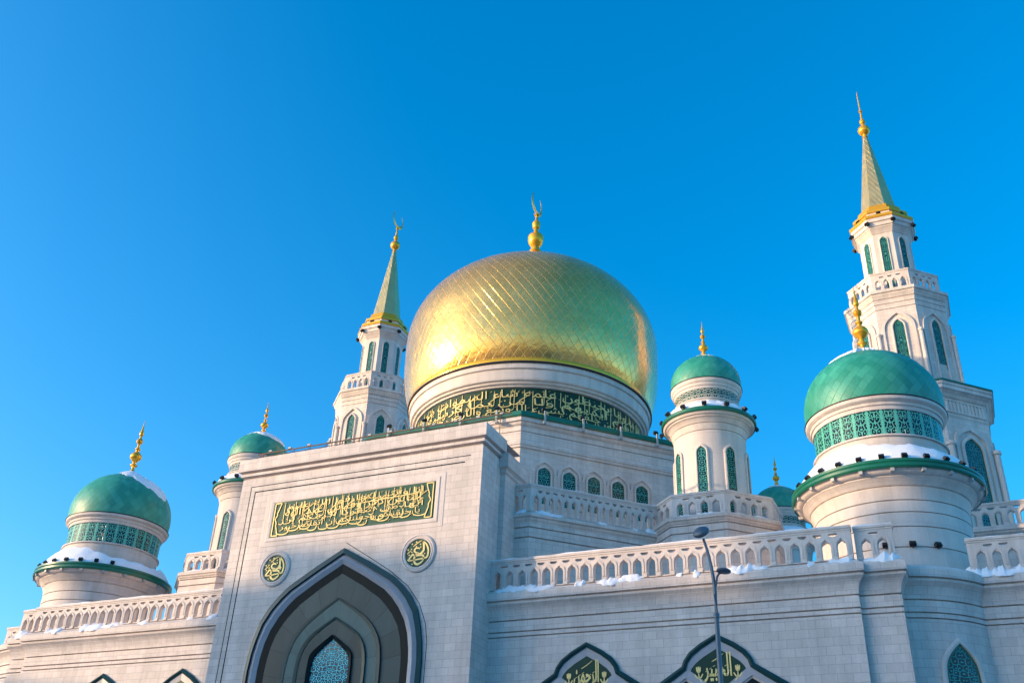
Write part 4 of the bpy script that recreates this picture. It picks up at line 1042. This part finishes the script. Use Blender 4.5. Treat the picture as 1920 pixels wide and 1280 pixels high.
# on copings
o = MB(); snow_strip(o, frame(7.75, 43.70, 1, 0), 17.45, 17.115, -.27, .06, 3); snow_strip(o, frame(25.3, 44.0, 1, 0), 1.6, 17.115, -.27, .06, 4); snow(o, 'thin snow along the coping of the right wing balustrade')
o = MB(); snow_strip(o, frame(-23.7, 43.70, 1, 0), 16.0, 17.115, -.27, .06, 5); snow_strip(o, frame(-25.2, 44.0, 1, 0), 1.35, 17.115, -.27, .06, 6); snow(o, 'thin snow along the coping of the left wing balustrade')
o = MB()
for i, (p, q) in enumerate(zip(TA[:-1], TA[1:])): snow_strip(o, frame(p[0], p[1], q[0]-p[0], q[1]-p[1]), math.hypot(q[0]-p[0], q[1]-p[1]), 21.995, -.22, .06, 8+i, .05)
snow(o, 'thin snow along the coping of the terrace balustrade')
o = MB(); snow_strip(o, frame(29.72, 47.05, 1, 0), 2.35, 17.115, -.27, .06, 11, .08); snow(o, 'thin snow on the coping beyond the right front tower')
o = MB(); snow_strip(o, frame(-7.9, 41.95, 1, 0), 15.8, 24.045, -.5, .10, 21, .05); snow(o, 'thin snow along the top edge of the entrance front')
# drifts on the ledges under the balustrades
W_ = frame(0, 43.76, 1, 0)
o = MB()
for (a, b, h, sd) in ((7.8, 11.4, .42, 1), (12.25, 12.9, .34, 2), (13.25, 16.1, .42, 3), (17.25, 17.65, .2, 14), (18.1, 18.5, .25, 4), (19.6, 21.7, .5, 5), (23.2, 23.6, .3, 6), (24.0, 25.25, .36, 7)): snow_ridge(o, W_, a, b, -.16, .47, 15.62, h*.55, sd, -.80)
snow_ridge(o, frame(0, 44.06, 1, 0), 25.4, 27.1, -.16, .47, 15.62, .34, 8, -.80)
snow(o, 'snow drifts on the ledge below the right wing balustrade')
o = MB()
for (a, b, h, sd) in ((-22.6, -20.9, .42, 32), (-20.0, -15.9, .46, 33), (-15.2, -14.2, .32, 34), (-11.4, -10.9, .3, 35), (-9.9, -9.2, .3, 36)): snow_ridge(o, W_, a, b, -.16, .47, 15.62, h*.55, sd, -.80)
snow_ridge(o, frame(0, 44.06, 1, 0), -25.4, -23.8, -.16, .47, 15.62, .3, 37, -.80)
snow(o, 'snow drifts on the ledge below the left wing balustrade')
o = MB(); snow_ridge(o, frame(0, 47.18, 1, 0), 29.0, 34.5, -.16, .47, 15.62, .38, 41, -.80); snow(o, 'snow drift below the short balustrade at the right edge')
o = MB(); snow_ridge(o, frame(0, 47.18, 1, 0), -33, -28.1, -.16, .47, 15.62, .4, 43, -.80); snow(o, 'snow on the low wall top at the left edge')
o = MB(); f_ = frame(TA[2][0], TA[2][1], 1, 1)
for (a, b, h, sd) in ((.2, 2.0, .34, 51), (3.9, 4.6, .2, 52), (6.1, 6.4, .2, 53), (6.8, 7.7, .34, 54)): snow_ridge(o, f_, a, b, -.14, .30, 20.42, h*.55, sd, -.7)
snow_ridge(o, frame(0, 45.75, 1, 0), 8.0, 8.7, -.14, .30, 20.42, .26, 55, -.6)
snow(o, 'snow drifts on the ledge below the terrace balustrade')
def oct_snow(loc, label, sd):
    o = MB(); a = 3.72
    for k in range(8):
        th = k*PI/4; c, s_ = math.cos(th), math.sin(th)
        p = (loc[0]+c*(-a*.41421)+s_*a, loc[1]+s_*(-a*.41421)-c*a)
        snow_ridge(o, frame(p[0], p[1], c, s_), 0, 2*a*.41421, -.15, .17, 20.70, .15, sd+k, -.05)
        b = 3.56; p = (loc[0]+c*(-b*.41421)+s_*b, loc[1]+s_*(-b*.41421)-c*b)
        snow_strip(o, frame(p[0], p[1], c, s_), 2*b*.41421, 22.055, -.2, .06, sd+k, .04)
    return snow(o, label)
oct_snow((16.95, 53.53), 'snow on the eight-sided balcony of the slim tower above the lamp', 60)
oct_snow((-16.95, 53.53), 'snow on the balcony of the slim tower left of the entrance front', 70)

# =================================================================== unseen apartment blocks, added to shade the lower walls and darken the dome's reflection
def block(w0, w1, dist, depth, h, label):
    c, s_ = math.cos(SUN_AZ), math.sin(SUN_AZ)
    e = Vector((c, -s_, 0)); hd = Vector((-s_, -c, 0))       # across the light, towards the sun
    P = lambda x, y, z: Vector((0, 0, z))+e*x+hd*(dist+y)
    root = thing('unseen_block', label, 'building', tuple(P((w0+w1)/2, 0, 0)), 'unseen apartment blocks added for shade and reflections')
    L = Vector(root.location); Q = lambda x, y, z: P(x, y, z)-L
    o = MB(); o.box((w0, 0, 0), (w1, depth, h), 0, Q); o.build('wall', M_BLOCKWALL, root)
    o = MB(); o.box((w0-.3, -.3, h+.01), (w1+.3, depth+.3, h+.5), 0, Q); o.build('roof', M_ROOF, root)
    o = MB(); nx = int((w1-w0)/3.4); nz = int(h/3)
    for i in range(nx):
        for k in range(nz):
            x = w0+(i+.5)*(w1-w0)/nx; z = 1.2+k*3; o.box((x-.75, -.02, z), (x+.75, .1, z+1.5), 0, Q)
    wn_ = o.build('window', M_BLACK, root); wn_['kind'] = 'stuff'
    return root
D0 = 150; T = math.tan(SUN_EL)*D0  # added blocks: heights stepped to shape the shade edge
block(-110, -41.5, D0, 14, 13.5+T-.5, 'lower unseen brick apartment block, added to shade the left wing')
block(-41.4, -37.2, D0, 14, 19.6+T-.5, 'narrow unseen brick apartment block, added to step the shade edge')
block(-37.1, -30.6, D0, 14, 21.8+T-.5, 'middle unseen brick apartment block, added to shade the entrance front')
block(-30.5, -24.6, D0, 14, 21.1+T-.5, 'plain unseen brick apartment block, added to shade the right wing')
block(-24.5, 40, D0, 14, 27.0+T-.5, 'tallest unseen brick apartment block, added to shade the right front tower')
def behind(x0, x1, y, h, label):  # unseen row put in for a dark reflection low on the dome
    root = thing('unseen_block', label, 'building', ((x0+x1)/2, y, 0), 'unseen apartment blocks added for shade and reflections')
    L = Vector(root.location); Q = lambda a, b, c: Vector((a, b, c))-L
    o = MB(); o.box((x0, y-14, 0), (x1, y, h), 0, Q); o.build('wall', M_BLOCKWALL, root)
    o = MB(); o.box((x0-.3, y-14.3, h+.01), (x1+.3, y+.3, h+.5), 0, Q); o.build('roof', M_ROOF, root)
    o = MB()
    for i in range(int((x1-x0)/3.4)):
        for k in range(int(h/3)):
            x = x0+(i+.5)*3.4; z = 1.2+k*3; o.box((x-.75, y-.1, z), (x+.75, y+.02, z+1.5), 0, Q)
    wn_ = o.build('window', M_BLACK, root); wn_['kind'] = 'stuff'
behind(-48, 10, -96, 27, 'long unseen brick apartment block, added to darken the dome reflection')
behind(16, 62, -92, 36, 'high unseen brick apartment block, added to darken the dome reflection')
behind(70, 150, -100, 30, 'wide unseen brick apartment block to the right, added to darken the dome reflection')
